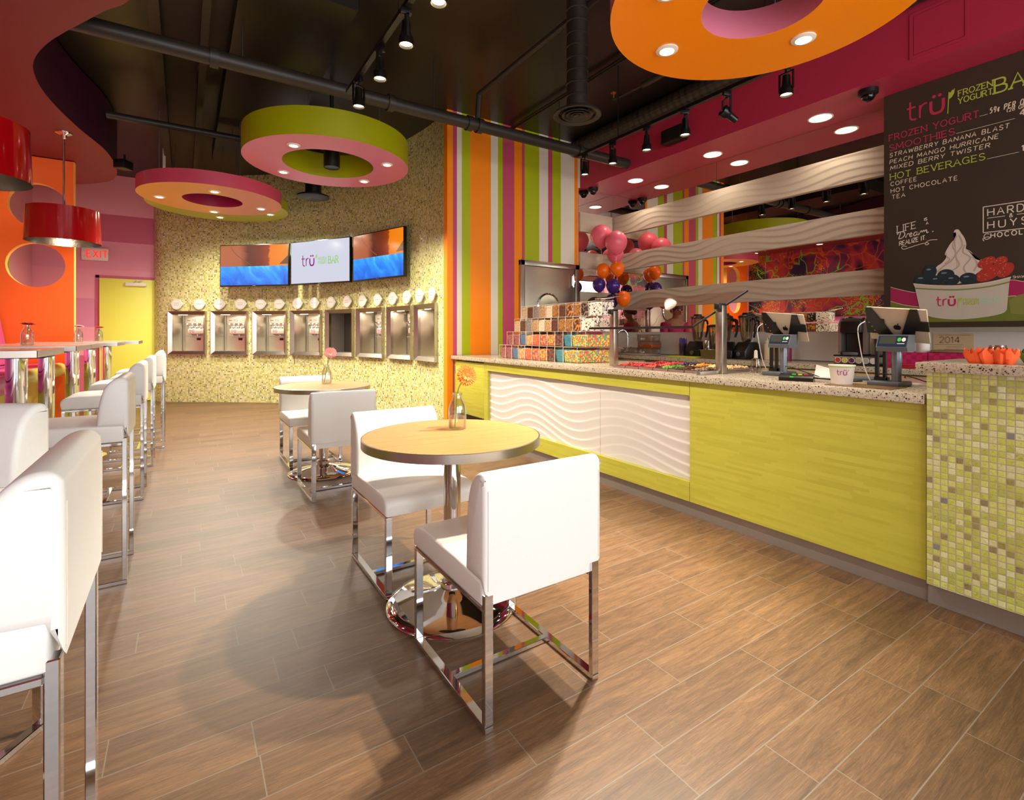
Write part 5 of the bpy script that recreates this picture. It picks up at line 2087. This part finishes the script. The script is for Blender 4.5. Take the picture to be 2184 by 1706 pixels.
def blender_(loc, rz, label, jar_top):
    t = thing('blender', label, 'blender', loc, rz, 'bar blenders on the back counter')
    bm = B()
    prism(bm, [(-.11, 0), (.1, 0), (.1, .14), (.06, .19), (-.04, .19), (-.11, .09)], 1, -.1, .1)
    bmesh.ops.bevel(bm, geom=list(bm.edges), offset=.012, segments=2, profile=.5, affect='EDGES')
    obj('motor_base', bm, MT['blackp'], t)
    bm = B()
    lathe(bm, [(0, 0), (.025, 0), (.022, .018), (0, .02)], 14, (-.105, 0, .055), M=Matrix.Rotation(-PI / 2, 4, 'Y'))
    obj('dial', bm, MT['grey'], t)
    bm = B()
    lathe(bm, [(.04, .19), (.055, .21), (.058, .24), (.085, .46), (.083, .46), (.055, .24), (.04, .21)], 24)
    obj('jar', bm, MT['clearbowl'], t)
    bm = B()
    lathe(bm, [(0, .46), (.088, .46), (.09, .475), (.07, .49), (.05, .49), (.045, .515), (0, .515)], 24)
    obj('lid', bm, MT['blackp'], t)
    bm = B()
    tube(bm, smooth_path([(.0, -.07, .44), (.0, -.13, .43), (.0, -.135, .33), (.0, -.11, .24)], 5), .012, 8)
    obj('jar_handle', bm, MT['blackp'], t)


blender_((5.2, 3.87, Z), 0, 'bar blender with clear jar next to the purple straws', 0)
blender_((5.22, 3.52, Z), .4, 'bar blender with clear jar behind the sneeze guard post', 0)
blender_((5.25, 3.27, Z), -.3, 'bar blender with clear jar nearest the wall socket', 0)
t = thing('spare_blender_jar', 'empty clear blender jar with black lid standing behind the steel pan', 'jar', (5.30, 3.70, Z))
bm = B()
lathe(bm, [(0, .005), (.055, .005), (.06, .03), (.082, .36), (.08, .36), (.057, .03), (0, .012)], 24)
obj('jar', bm, MT['clearbowl'], t)
bm = B()
lathe(bm, [(0, .36), (.086, .36), (.086, .38), (.05, .39), (0, .39)], 24)
obj('lid', bm, MT['blackp'], t)
t = thing('cocktail_shaker', 'tall polished steel cup on the back counter beside the steel pan', 'cup', (5.03, 3.62, Z))
bm = B()
lathe(bm, [(0, 0), (.034, 0), (.045, .2), (.047, .2), (.043, .2), (.032, .006), (0, .006)], 24)
obj('cup', bm, MT['chrome'], t)
t = thing('cutting_board', 'lime green cutting board on the back counter', 'cutting board', (4.88, 3.67, Z))
obj('board', bb((0, 0, 0), (.24, .42, .013), .004), MT['board_l'], t)
t = thing('steel_pan', 'deep square steel pan on the front edge of the back counter', 'pan', (4.88, 3.40, Z))
bm = B()
o4 = [(0, 0), (.17, 0), (.17, .21), (0, .21)]
sc4 = lambda q, s: [((x - .085) * s + .085, (y - .105) * s + .105) for x, y in q]
lay = [[bm.verts.new((*p, z)) for p in q] for q, z in ((sc4(o4, .85), 0), (sc4(o4, .95), .098), (sc4(o4, 1.04), .1), (sc4(o4, 1.04), .103), (sc4(o4, .94), .103), (sc4(o4, .84), .005))]
for a, b in zip(lay, lay[1:]):
    for q in range(4):
        bm.faces.new((a[q], a[(q + 1) % 4], b[(q + 1) % 4], b[q]))
bm.faces.new(lay[0][::-1])
bm.faces.new(lay[-1])
obj('pan', bm, MT['steel'], t)
t = thing('wall_socket', 'white wall socket with a black plug on the splash panel', 'socket', (5.468, 3.375, 1.03))
obj('plate', bb((-.008, -.04, 0), (.0, .04, .13), .003), MT['trimw'], t)
obj('insert', bb((-.011, -.026, .02), (-.0085, .026, .11)), MT['black'], t)
bm = B()
box(bm, (-.045, -.012, .06), (-.0115, .025, .09), 0, .004)
tube(bm, smooth_path([(-.04, .02, .075), (-.08, .08, .05), (-.07, .12, -.04), (-.1, .1, -.105)], 5), .005, 6)
obj('plug', bm, MT['black'], t)
for k, (y, m, c) in enumerate(((3.06, 'cream', 'cream coloured'), (2.95, 'sauce', 'caramel'), (2.84, 'sauce2', 'berry red'))):
    t = thing('squeeze_bottle', '%s squeeze sauce bottle on the back counter behind the first till' % c, 'bottle', (5.30, y, Z), 0, 'squeeze sauce bottles')
    bm = B()
    lathe(bm, [(0, 0), (.034, 0), (.036, .01), (.036, .16), (.03, .175), (0, .175)], 20)
    obj('bottle', bm, MT[m], t)
    bm = B()
    lathe(bm, [(.031, .175), (.031, .195), (.012, .205), (.005, .235), (0, .236)], 18)
    obj('cap', bm, MT['cream'], t)

# coffee maker on its pod drawer
t = thing('pod_drawer', 'black wire pod drawer full of coffee pods under the coffee maker', 'drawer', (4.98, 1.895, Z))
obj('tray', bb((0, 0, 0), (.32, .36, .012), .003), MT['black'], t)
obj('shelf', bb((0, 0, .078), (.32, .36, .09), .003), MT['black'], t)
bm = B()
for x in (.008, .312):
    for y in (.008, .352):
        tube(bm, [(x, y, .01), (x, y, .08)], .006, 8)
obj('corner_posts', bm, MT['chrome'], t)
pc = ['c83c28', 'd0c04c', '5c2c50', 'b0a080', 'a8a49c', 'd8d0c8']
pm = [M('pod_lid_%d' % k, c, .3) for k, c in enumerate(pc)]
for k in range(6):
    y = .33 - k * .056
    p = thing('coffee_pod', '%s coffee pod lid showing in the pod drawer' % ['red', 'yellow', 'dark plum', 'tan', 'grey', 'white'][k], 'coffee pod', (4.99, 1.895 + y - .004, Z + .0435), 0, 'coffee pods in the drawer')
    bm = B()
    lathe(bm, [(0, .0), (.026, .0), (.026, .004), (.023, .006), (.018, .045), (0, .045)], 20, M=Matrix.Rotation(PI / 2, 4, 'Y'))
    obj('pod_body', bm, MT['paper'], p)
    bm = B()
    lathe(bm, [(0, -.001), (.022, -.001)], 20, M=Matrix.Rotation(PI / 2, 4, 'Y'))
    obj('lid', bm, pm[k], p)
t = thing('coffee_maker', 'black and silver single cup coffee maker below the mirror', 'coffee maker', (5.1, 2.11, Z + .091))
prof = [(-.13, 0), (.15, 0), (.15, .30), (.10, .335), (-.06, .335), (-.13, .30), (-.14, .2), (-.02, .19), (-.02, .03), (-.13, .03)]
obj('body', cushion(prof, 1, -.085, .085, .012), MT['blackp'], t)
for s in (-1, 1):
    bm = B()
    prism(bm, [(-.10, .01), (.15, .01), (.15, .29), (.08, .34), (-.05, .34), (-.10, .28)], 1, s * .1 - .013, s * .1 + .013)
    obj('side_panel', bm, M('silver_plastic', '8a847c', .3, .7), t)
bm = B()
tube(bm, smooth_path([(-.1, -.08, .325), (-.15, 0, .335), (-.1, .08, .325)], 6), .008, 8)
obj('handle', bm, MT['chrome'], t)
obj('drip_tray', bb((-.15, -.06, 0), (-.03, .06, .028), .008), MT['grey'], t)
t = thing('water_tank', 'clear water tank attached beside the coffee maker', 'tank', (5.12, 1.955, Z + .091))
bm = B()
box(bm, (-.09, -.032, 0), (.1, .032, .29), 0, .02)
obj('tank', bm, MT['clearbowl'], t)

# baskets, cups, bowl, jar
for y, L, lab in ((1.565, .30, 'woven magenta basket on the back counter beside the coffee maker'), (1.31, .25, 'woven magenta basket on the back counter below the certificate')):
    t = thing('woven_basket', lab, 'basket', (5.0, y, Z), 0, 'magenta woven baskets')
    bm = B()
    o4 = [(0, 0), (.26, 0), (.26, L), (0, L)]
    i4 = [(.008, .008), (.252, .008), (.252, L - .008), (.008, L - .008)]
    lay = [[bm.verts.new((*p, z)) for p in q] for q, z in ((o4, 0), (o4, .13), (i4, .13), (i4, .008))]
    for a, b in zip(lay, lay[1:]):
        for q in range(4):
            bm.faces.new((a[q], a[(q + 1) % 4], b[(q + 1) % 4], b[q]))
    bm.faces.new(lay[0][::-1])
    bm.faces.new(lay[-1])
    obj('basket', bm, MT['basket'], t)
for k, (y, h, lab) in enumerate(((1.745, .28, 'short stack of white paper cups in the nearer magenta basket'), (1.635, .31, 'tall stack of white paper cups in the nearer magenta basket'))):
    t = thing('cup_stack', lab, 'paper cups', (5.13, y, Z + .0085), 0, 'stacks of upturned cups')
    n = 7
    for q in range(n):
        bm = B()
        z = q * (h - .12) / n
        lathe(bm, [(.045, z), (.047, z + .004), (.033, z + .12), (0, z + .12)], 20)
        obj('cup', bm, MT['paper'], t, 50)
t = thing('folded_cloth', 'folded red cloth on the back counter in front of the baskets', 'cloth', (4.862, 1.45, Z))
bm = B()
for k in range(3):
    box(bm, (.0, .0, k * .012), (.12, .34 - .01 * k, k * .012 + .0118), 0, .005)
obj('folds', bm, MT['red'], t)
t = thing('glass_bowl', 'shallow clear bowl of wrapped snacks at the back counter edge', 'bowl', (4.94, 1.19, Z))
bm = B()
lathe(bm, [(0, .004), (.035, .004), (.04, 0), (.05, .01), (.085, .05), (.088, .052), (.082, .052), (.045, .012), (0, .012)], 28)
obj('bowl', bm, MT['clearbowl'], t)
t2 = B()
for k in range(26):
    a, r = rnd.random() * 6.28, .06 * math.sqrt(rnd.random())
    sphere(t2, (r * math.cos(a), r * math.sin(a), .035 + .02 * (1 - r / .06) + rnd.uniform(0, .008)), .014, 6, 4, (1, .7, .5))
o = obj('wrapped_snacks', t2, MT['pale_snack'] if 'pale_snack' in MT else M('pale_snack', 'd8c090', .5), None, 40)
o.location = (4.94, 1.19, Z + .004)
tag(o, 'pale wrapped snacks filling the shallow clear bowl', 'snacks', None, 'stuff')
t = thing('glass_jar', 'round clear ball jar at the back counter below the certificate', 'jar', (5.14, 1.18, Z))
bm = B()
lathe(bm, [(0, .003), (.05, .003), (.085, .05), (.095, .1), (.08, .15), (.05, .18), (.05, .195), (.046, .195), (.046, .178), (.075, .147), (.09, .1), (.08, .053), (.047, .008), (0, .008)], 28)
obj('jar', bm, MT['clearbowl'], t)
t = thing('platter_lid', 'flat brown tray lying on the second magenta basket', 'tray', (5.02, 1.315, Z + .1315))
bm = B()
box(bm, (0, 0, 0), (.2, .24, .02), 0, .006)
obj('tray', bm, M('brown_tray', '8c6c4c', .5), t)
# certificate
t = thing('certificate', 'tan certificate with 2014 in large figures on the wall under the chalkboard', 'notice', (5.468, 1.40, .985))
obj('sheet', bb((-.004, 0, 0), (0, .27, .215)), MT['cert'], t)
bm = B()
f = lambda u, v: (-.0045, .27 - u, v)
text(bm, '2014', .045, .135, .05, .009, f, track=.2)
for v, a, b in ((.12, .01, .2), (.1, .09, .19), (.078, .08, .2), (.066, .1, .19), (.2, .04, .25), (.03, .02, .05)):
    stroke(bm, [(a, v), (b, v)], .004, f)
obj('printing', bm, MT['certink'], t)

# ------------------------------------------------------------------ balloons
def balloon(c, r, mat, tie, label, group):
    t = thing('balloon', label, 'balloon', c, 0, group)
    bm = B()
    pr = []
    for k in range(17):
        a = PI * k / 16
        z = -math.cos(a)
        rr = math.sin(a) * (1 - .16 * max(0, -z) ** 1.5)
        pr.append((r * rr, r * z * (1.2 if z < 0 else 1.02)))
    pr[0] = (r * .05, -r * 1.22)
    pr[-1] = (0, r * 1.02)
    lathe(bm, [(r * .10, -r * 1.30), (r * .04, -r * 1.23)] + pr[1:], 24)
    obj('envelope', bm, MT[mat], t, 60)
    bm = B()
    a, b = Vector((0, 0, -r * 1.28)), Vector(tie) - Vector(c)
    P = []
    for k in range(25):
        q = k / 24
        p = a.lerp(b, q)
        P.append(p + Vector((.008 * math.sin(k * 1.3), .008 * math.cos(k * 1.3), 0)) * (1 if 0 < k < 24 else 0))
    tube(bm, P, .0025, 5)
    obj('ribbon', bm, MT['ribbon'], t)


TIE = (5.16, 5.36, BT + .05)
t = thing('balloon_weight', 'small foil balloon weight on the back counter in the mirror corner', 'weight', (5.16, 5.36, Z))
bm = B()
lathe(bm, [(0, 0), (.04, 0), (.035, .03), (.01, .048), (0, .05)], 12)
obj('weight', bm, MT['balloon_p'], t)
for c, r, m, lab in (((5.0, 5.34, 2.60), .152, 'balloon_p', 'large pink balloon highest in the mirror corner'), ((5.02, 5.06, 2.467), .152, 'balloon_p', 'large pink balloon just beside and below the highest one'), ((5.27, 5.33, 2.36), .12, 'balloon_p', 'pink balloon tucked behind the two large pink ones'),
                     ((5.0, 5.3, 2.10), .1, 'balloon_o', 'orange balloon nearer the striped wall, above the purple ones'), ((5.1, 5.12, 2.116), .1, 'balloon_o', 'orange balloon farther from the striped wall, above the purple ones'), ((5.08, 4.98, 1.685), .1, 'balloon_o', 'orange balloon lowest of the bunch, above the candy bins'),
                     ((4.95, 5.33, 1.895), .094, 'balloon_v', 'purple balloon in front of the striped wall side'), ((5.05, 5.15, 1.87), .098, 'balloon_v', 'purple balloon in the middle of the bunch'), ((5.1, 5.22, 1.67), .094, 'balloon_v', 'purple balloon low behind the candy bins')):
    balloon(c, r, m, TIE, lab, 'balloons in the mirror corner')


# ------------------------------------------------------------------ employee behind the bins, seen mostly in the mirror
def skin_mesh(name, pts, edges, mat, parent, root=0, sub=2):
    me = bpy.data.meshes.new(name)
    me.from_pydata([p[:3] for p in pts], edges, [])
    o = bpy.data.objects.new(name, me)
    COL.objects.link(o)
    o.modifiers.new('skin', 'SKIN')
    for v, p in zip(me.skin_vertices[0].data, pts):
        r = p[3]
        v.radius = r if isinstance(r, tuple) else (r, r)
    me.skin_vertices[0].data[root].use_root = True
    s = o.modifiers.new('sub', 'SUBSURF')
    s.levels = s.render_levels = sub
    bpy.context.view_layer.update()
    dg = bpy.context.evaluated_depsgraph_get()
    nm = bpy.data.meshes.new_from_object(o.evaluated_get(dg))
    o.modifiers.clear()
    o.data = nm
    nm.materials.clear()
    nm.materials.append(mat)
    nm.shade_smooth()
    o.parent = parent
    return o


t = thing('person', 'person in a magenta shirt looking down behind the candy bins, seen in the mirror', 'person', (4.62, 5.16, 0), math.radians(200))
# body: faces local +y, head bent forward
pts = [(0, 0, .90, (.15, .10)), (0, .01, 1.08, (.13, .09)), (0, .015, 1.26, (.16, .105)), (0, .02, 1.36, (.12, .08)), (0, .05, 1.43, .052), (0, .07, 1.48, .055), (0, .10, 1.545, (.078, .095)), (0, .095, 1.61, (.072, .085)),
       (-.17, .02, 1.33, .058), (-.22, .06, 1.08, .043), (-.16, .26, 1.02, .034), (-.15, .30, 1.015, .03),
       (.17, .02, 1.33, .058), (.22, .06, 1.08, .043), (.16, .26, 1.02, .034), (.15, .30, 1.015, .03),
       (-.09, 0, .80, .085), (-.10, .01, .46, .058), (-.10, -.01, .09, .042), (-.10, .10, .04, .036),
       (.09, 0, .80, .085), (.10, .01, .46, .058), (.10, -.01, .09, .042), (.10, .10, .04, .036)]
ed = [(0, 1), (1, 2), (2, 3), (3, 4), (4, 5), (5, 6), (6, 7), (3, 8), (8, 9), (9, 10), (10, 11), (3, 12), (12, 13), (13, 14), (14, 15), (0, 16), (16, 17), (17, 18), (18, 19), (0, 20), (20, 21), (21, 22), (22, 23)]
body = skin_mesh('body', pts, ed, MT['skin'], t)
gr = lambda k, d: [(p[0], p[1], p[2], tuple(q + d for q in p[3]) if isinstance(p[3], tuple) else p[3] + d) for p in k]
sp_ = gr([pts[1], pts[2], pts[3], pts[8], (-.2, .045, 1.16, .05), pts[12], (.2, .045, 1.16, .05), (0, 0, .88, (.15, .10))], .012)
skin_mesh('shirt', sp_, [(7, 0), (0, 1), (1, 2), (2, 3), (3, 4), (2, 5), (5, 6)], MT['shirt'], t, 0)
tr = gr([pts[0], pts[16], pts[17], pts[18], pts[20], pts[21], pts[22]], .012)
skin_mesh('trousers', tr, [(0, 1), (1, 2), (2, 3), (0, 4), (4, 5), (5, 6)], MT['trouser'], t, 0)
bm = B()
sphere(bm, (0, .075, 1.60), .105, 18, 12, (.88, 1.0, .9))
sphere(bm, (0, -.02, 1.56), .05, 12, 8)
obj('hair', bm, MT['hair'], t)
bm = B()
for s in (-1, 1):
    sphere(bm, (s * .032, .178, 1.555), .012, 10, 6)
obj('eyes', bm, MT['trouser'], t)
bm = B()
sphere(bm, (0, .195, 1.525), .017, 10, 6, (.8, 1.1, 1.3))
for s in (-1, 1):
    sphere(bm, (s * .08, .09, 1.54), .022, 8, 6, (.4, .8, 1.2))
obj('nose_and_ears', bm, MT['skin'], t)
bm = B()
sphere(bm, (0, .183, 1.492), .02, 10, 6, (1.2, .5, .4))
obj('mouth', bm, MT['sauce2'], t)
for s in (-1, 1):
    bm = B()
    sphere(bm, (s * .15, .335, 1.008), .034, 10, 6, (.9, 1.2, .45))
    for q in range(4):
        x = s * .15 + (q - 1.5) * .017
        L = (.058, .068, .064, .05)[q]
        tube(bm, [(x, .365, 1.008), (x, .365 + L * .5, 1.004), (x, .365 + L, .99)], [.008, .0075, .006], 7)
    tube(bm, [(s * .125, .325, 1.008), (s * .108, .355, 1.002), (s * .104, .38, .996)], [.01, .009, .007], 7)
    obj('hand', bm, MT['skin'], t)
for s in (-1, 1):
    bm = B()
    sphere(bm, (s * .10, .05, .045), .06, 12, 8, (.75, 2.0, .72))
    obj('shoe', bm, MT['black'], t)

# ------------------------------------------------------------------ chalkboard menu
t = thing('menu_board', 'tall black chalkboard menu with frozen yogurt prices and a painted yogurt cup', 'menu board', (5.23, 1.95, 1.25))
obj('board_panel', bb((0, -2.1, 0), (.04, 0, 2.058)), MT['board'], t)
bm = B()
for y in (-.3, -1.6):
    box(bm, (.04, y - .03, .3), (.25, y + .03, .36))
    box(bm, (.04, y - .03, 1.7), (.25, y + .03, 1.76))
obj('standoff', bm, MT['black'], t)


def F(k):
    return lambda u, v: (-.0007 * (k + 1) - JIT[0] * 1.2e-5, .03 - u, v)


def line(name, mat, draw, k=1, label=None):
    bm = B()
    draw(bm)
    obj(name, bm, MT[mat], t, 0, label)


def fit_text(bm, s, u0, u1, v, h, w, **kw):
    """fill the width u0..u1 with s"""
    tr = kw.pop('track', .26)
    tot = sum(GL.get(c, GL[' '])[0] for c in s)
    xs = ((u1 - u0) / h - tr * (len(s) - 1)) / tot
    text(bm, s, u0, v, h, w, F(1), xs=xs, track=tr, **kw)


line('shop_mark', 'c_pink', lambda b: tru(b, .20, 1.778, .108, .014, F(1)))
def lf(b):
    stroke(b, [(.478, 1.746), (.486, 1.92)], .006, F(1))
    fan(b, [(.486, 1.86), (.505, 1.872), (.518, 1.895), (.524, 1.938), (.513, 1.924), (.508, 1.93), (.498, 1.914), (.487, 1.912)], F(2))
line('leaf_mark', 'c_green', lf)
line('heading', 'c_green', lambda b: (fit_text(b, 'FROZEN', .545, .75, 1.862, .043, .0065, serif=.12, track=.2), fit_text(b, 'YOGURT', .545, .75, 1.801, .043, .0065, serif=.12, track=.2)))
line('heading', 'c_green', lambda b: fit_text(b, 'BAR', .762, 1.02, 1.798, .105, .012, serif=.13, track=.2), label='large heading word')
line('menu_line', 'c_pink', lambda b: fit_text(b, 'FROZEN YOGURT', .07, .67, 1.652, .05, .0062, serif=.11))
line('menu_line', 'c_pink', lambda b: fit_text(b, 'SMOOTHIES', .074, .521, 1.563, .05, .0062, serif=.11))
line('menu_line', 'c_cream', lambda b: fit_text(b, 'STRAWBERRY BANANA BLAST', .074, .842, 1.506, .034, .005, slant=.12, track=.34))
line('menu_line', 'c_cream', lambda b: fit_text(b, 'PEACH MANGO HURRICANE', .074, .781, 1.447, .034, .005, slant=.12, track=.34))
line('menu_line', 'c_cream', lambda b: fit_text(b, 'MIXED BERRY TWISTER', .078, .734, 1.392, .034, .005, slant=.12, track=.34))
line('menu_line', 'c_green', lambda b: fit_text(b, 'HOT BEVERAGES', .078, .705, 1.306, .05, .0062, serif=.11))
line('menu_line', 'c_cream', lambda b: fit_text(b, 'COFFEE', .082, .269, 1.25, .034, .005, track=.34))
line('menu_line', 'c_cream', lambda b: fit_text(b, 'HOT CHOCOLATE', .083, .539, 1.189, .034, .005, track=.34))
line('menu_line', 'c_cream', lambda b: fit_text(b, 'TEA', .091, .188, 1.134, .034, .005, track=.34))
line('price', 'c_cream', lambda b: (fit_text(b, '59c PER OUNCE', .734, 1.02, 1.654, .040, .0065, slant=.1), fit_text(b, '(28 GRAMS)', .83, 1.01, 1.628, .026, .0045, slant=.1)))
line('price', 'c_cream', lambda b: text(b, '4', .902, 1.575, .045, .007, F(1)))
line('price', 'c_cream', lambda b: text(b, '1', .912, 1.308, .042, .007, F(1)))
line('rule', 'c_cream', lambda b: (stroke(b, [(.673, 1.653), (.722, 1.653)], .003, F(1)), stroke(b, [(.532, 1.565), (.875, 1.565)], .003, F(1)), stroke(b, [(.718, 1.306), (.896, 1.306)], .003, F(1))))
def motto(b):
    sl = .13
    text(b, 'LIFE', .13, .832, .056, .006, F(1), serif=.12, skew=sl, track=.22)
    text(b, 'IS', .322, .899, .022, .005, F(1), skew=.1)
    text(b, 'A', .334, .865, .022, .005, F(1), skew=.1)
    text(b, 'REALIZE IT.', .146, .715, .036, .006, F(1), skew=.14, track=.14, xs=.78)
    sm = lambda P: [(p.x, p.y) for p in smooth_path([(x, y, 0) for x, y in P], 6)]
    g = lambda P: [(.135 + a * .06, .772 + c * .06 + a * .06 * .1) for a, c in P]
    for P in ([(.35, .9), (.2, .4), (.15, .05), (.55, .1), (.85, .5), (.7, .9), (.3, 1.0), (-.05, .85), (.0, .7)],
              [(.95, .0), (1.05, .5), (1.02, .3), (1.2, .5), (1.35, .48)], [(1.4, .25), (1.65, .35), (1.6, .55), (1.42, .35), (1.5, .02), (1.75, .1)],
              [(2.3, .45), (2.05, .5), (1.88, .2), (2.05, .0), (2.25, .2), (2.35, .5), (2.3, .1), (2.45, .03)], [(2.5, .0), (2.6, .5), (2.58, .25), (2.8, .5), (2.85, .0), (2.86, .25), (3.08, .5), (3.13, .0), (3.14, .25), (3.36, .5), (3.42, .05), (3.6, .15)]):
        stroke(b, sm(g(P)), .0068, F(1))
    disc(b, .38, .80, .005, .005, F(1))
    stroke(b, sm([(.20, .70), (.175, .708), (.162, .695), (.18, .68), (.23, .692), (.29, .706), (.34, .712), (.352, .70), (.335, .695), (.33, .712), (.36, .73), (.41, .728)]), .005, F(1))
line('motto', 'c_white', motto)
def maker(b):
    for P in ([(.696, .937), (.696, .736)], [(.696, .937), (1.19, .93)], [(.696, .736), (1.19, .726)], [(1.19, .93), (1.19, .726)]):
        stroke(b, P, .006, F(1))
    text(b, 'HARDEN', .722, .862, .053, .0068, F(1), track=.36)
    text(b, 'HUYSE', .722, .763, .053, .0068, F(1), track=.52)
    text(b, '&', .845, .829, .026, .005, F(1))
    stroke(b, [(.72, .845), (.82, .843)], .004, F(1))
    stroke(b, [(.885, .842), (1.15, .838)], .004, F(1))
    text(b, 'HOCOLATES', .74, .69, .034, .0062, F(1), track=.42)
    sm = [(p.x, p.y) for p in smooth_path([(.732, .72, 0), (.712, .725, 0), (.70, .705, 0), (.712, .682, 0), (.735, .69, 0), (.72, .70, 0), (.695, .69, 0), (.7, .67, 0)], 6)]
    stroke(b, sm, .005, F(1))
line('maker_mark', 'c_white', maker)
# painted picture: bands, cup, yogurt, fruit
def sm2(P, n=6):
    return [(p.x, p.y) for p in smooth_path([(x, y, 0) for x, y in P], n)]
UR = 1.95
top = sm2([(.08, .359), (.17, .325), (.278, .296), (.45, .285), (.65, .33), (.85, .353), (.95, .33), (1.4, .25), (UR, .3)])
mid = sm2([(.08, .235), (.17, .20), (.282, .176), (.45, .16), (.65, .2), (.85, .232), (.95, .215), (1.4, .15), (UR, .17)])
def strip(bm, a, b, f):
    n = min(len(a), len(b))
    A = [bm.verts.new(f(*p)) for p in a]
    Bv = [bm.verts.new(f(*p)) for p in b]
    for i in range(n - 1):
        bm.faces.new((A[i], A[i + 1], Bv[i + 1], Bv[i]))
line('painted_band', 'c_band', lambda b: strip(b, top, mid, F(0)))
line('painted_grass', 'c_olive', lambda b: strip(b, mid, [(u, .045) for u, v in mid], F(0)))
line('painted_edge', 'c_cream', lambda b: (stroke(b, top, .004, F(1)), stroke(b, mid, .004, F(1))))
line('painted_shadow', 'c_cupline', lambda b: fan(b, sm2([(.84, .20), (.92, .245), (1.02, .22), (1.05, .14), (.97, .09), (.85, .10)], 4), F(1.5)))
cup = [(.247, .375)] + sm2([(.258, .345), (.297, .128)], 1) + sm2([(.297, .128), (.38, .085), (.532, .062), (.69, .075), (.80, .10), (.831, .128)], 6) + [(.846, .345), (.855, .375)] + sm2([(.855, .375), (.72, .345), (.55, .335), (.38, .35), (.247, .375)], 6)[1:-1]
yog = [(.515, .767), (.525, .788), (.546, .787), (.563, .755), (.584, .712), (.595, .662), (.592, .627), (.617, .606), (.641, .568), (.65, .537), (.68, .529), (.702, .522), (.667, .487), (.693, .458), (.654, .419), (.607, .38), (.546, .35), (.483, .37), (.426, .40), (.394, .445), (.403, .499), (.441, .531), (.469, .573), (.459, .601), (.476, .644), (.498, .685), (.522, .713), (.532, .742), (.529, .768)]
line('painted_yogurt', 'c_yog', lambda b: fan(b, sm2(yog, 3), F(2)))
def folds(b):
    for P in ([(.535, .74), (.51, .66), (.53, .6), (.50, .54), (.45, .50), (.41, .46)], [(.55, .74), (.57, .66), (.53, .58), (.55, .50), (.49, .45)], [(.585, .66), (.575, .6), (.62, .55), (.58, .48), (.60, .42)], [(.63, .56), (.66, .5), (.64, .44)], [(.47, .58), (.49, .55), (.46, .52)]):
        stroke(b, sm2(P), .010, F(3))
line('painted_folds', 'c_fold', folds)
BER = [(.362, .467, .046, .052), (.466, .429, .056, .047), (.308, .402, .054, .047), (.405, .389, .046, .042), (.508, .385, .047, .044), (.606, .387, .054, .046)]
for u, v, a, c in BER:
    line('painted_blueberry', 'c_berry', lambda b: disc(b, u, v, a, c, F(4), 28))
line('painted_shine', 'c_shine', lambda b: [disc(b, u - a * .2, v + c * .35, a * .35, c * .14, F(5), 14) for u, v, a, c in BER])
STW = [(.715, .503, .058, .036, .55), (.797, .502, .042, .034, .6), (.728, .418, .085, .050, .62), (.822, .432, .062, .042, .95)]
for u, v, a, c, r in STW:
    line('painted_strawberry', 'c_straw', lambda b: disc(b, u, v, a, c, F(4), 28, rot=r))
def seeds(b):
    rr = random.Random(5)
    for u, v, a, c, r in STW:
        for q in range(11):
            x, y = rr.uniform(-.7, .7) * a, rr.uniform(-.6, .6) * c
            disc(b, u + x * math.cos(r) - y * math.sin(r), v + x * math.sin(r) + y * math.cos(r), .0042, .002, F(5), 8, rot=r)
line('painted_seeds', 'c_seed', seeds)
COL.objects['painted_seeds']['kind'] = 'stuff'
line('painted_cup', 'c_cup', lambda b: fan(b, cup, F(6)))
line('painted_cup_line', 'c_cupline', lambda b: stroke(b, sm2([(.262, .335), (.38, .318), (.55, .302), (.72, .312), (.845, .338)]), .011, F(7)))
line('painted_cup_rim', 'c_cream', lambda b: stroke(b, sm2([(.247, .375), (.38, .35), (.55, .335), (.72, .345), (.855, .375)]), .007, F(7)))
line('cup_lettering', 'c_pink', lambda b: tru(b, .405, .178, .052, .009, F(7)))
def cl(b):
    stroke(b, [(.543, .155), (.546, .235)], .005, F(7))
    fan(b, [(.545, .2), (.565, .215), (.57, .24), (.55, .232)], F(7))
    text(b, 'FROZEN', .575, .205, .022, .004, F(7), xs=.85)
    text(b, 'YOGURT', .575, .178, .022, .004, F(7), xs=.85)
line('cup_lettering', 'c_green', cl)
line('cup_lettering', 'c_mint', lambda b: text(b, 'BAR', .69, .185, .042, .006, F(7), xs=1.0))
line('signature', 'c_white', lambda b: text(b, 'SHAWN', .865, .365, .018, .003, F(1)))
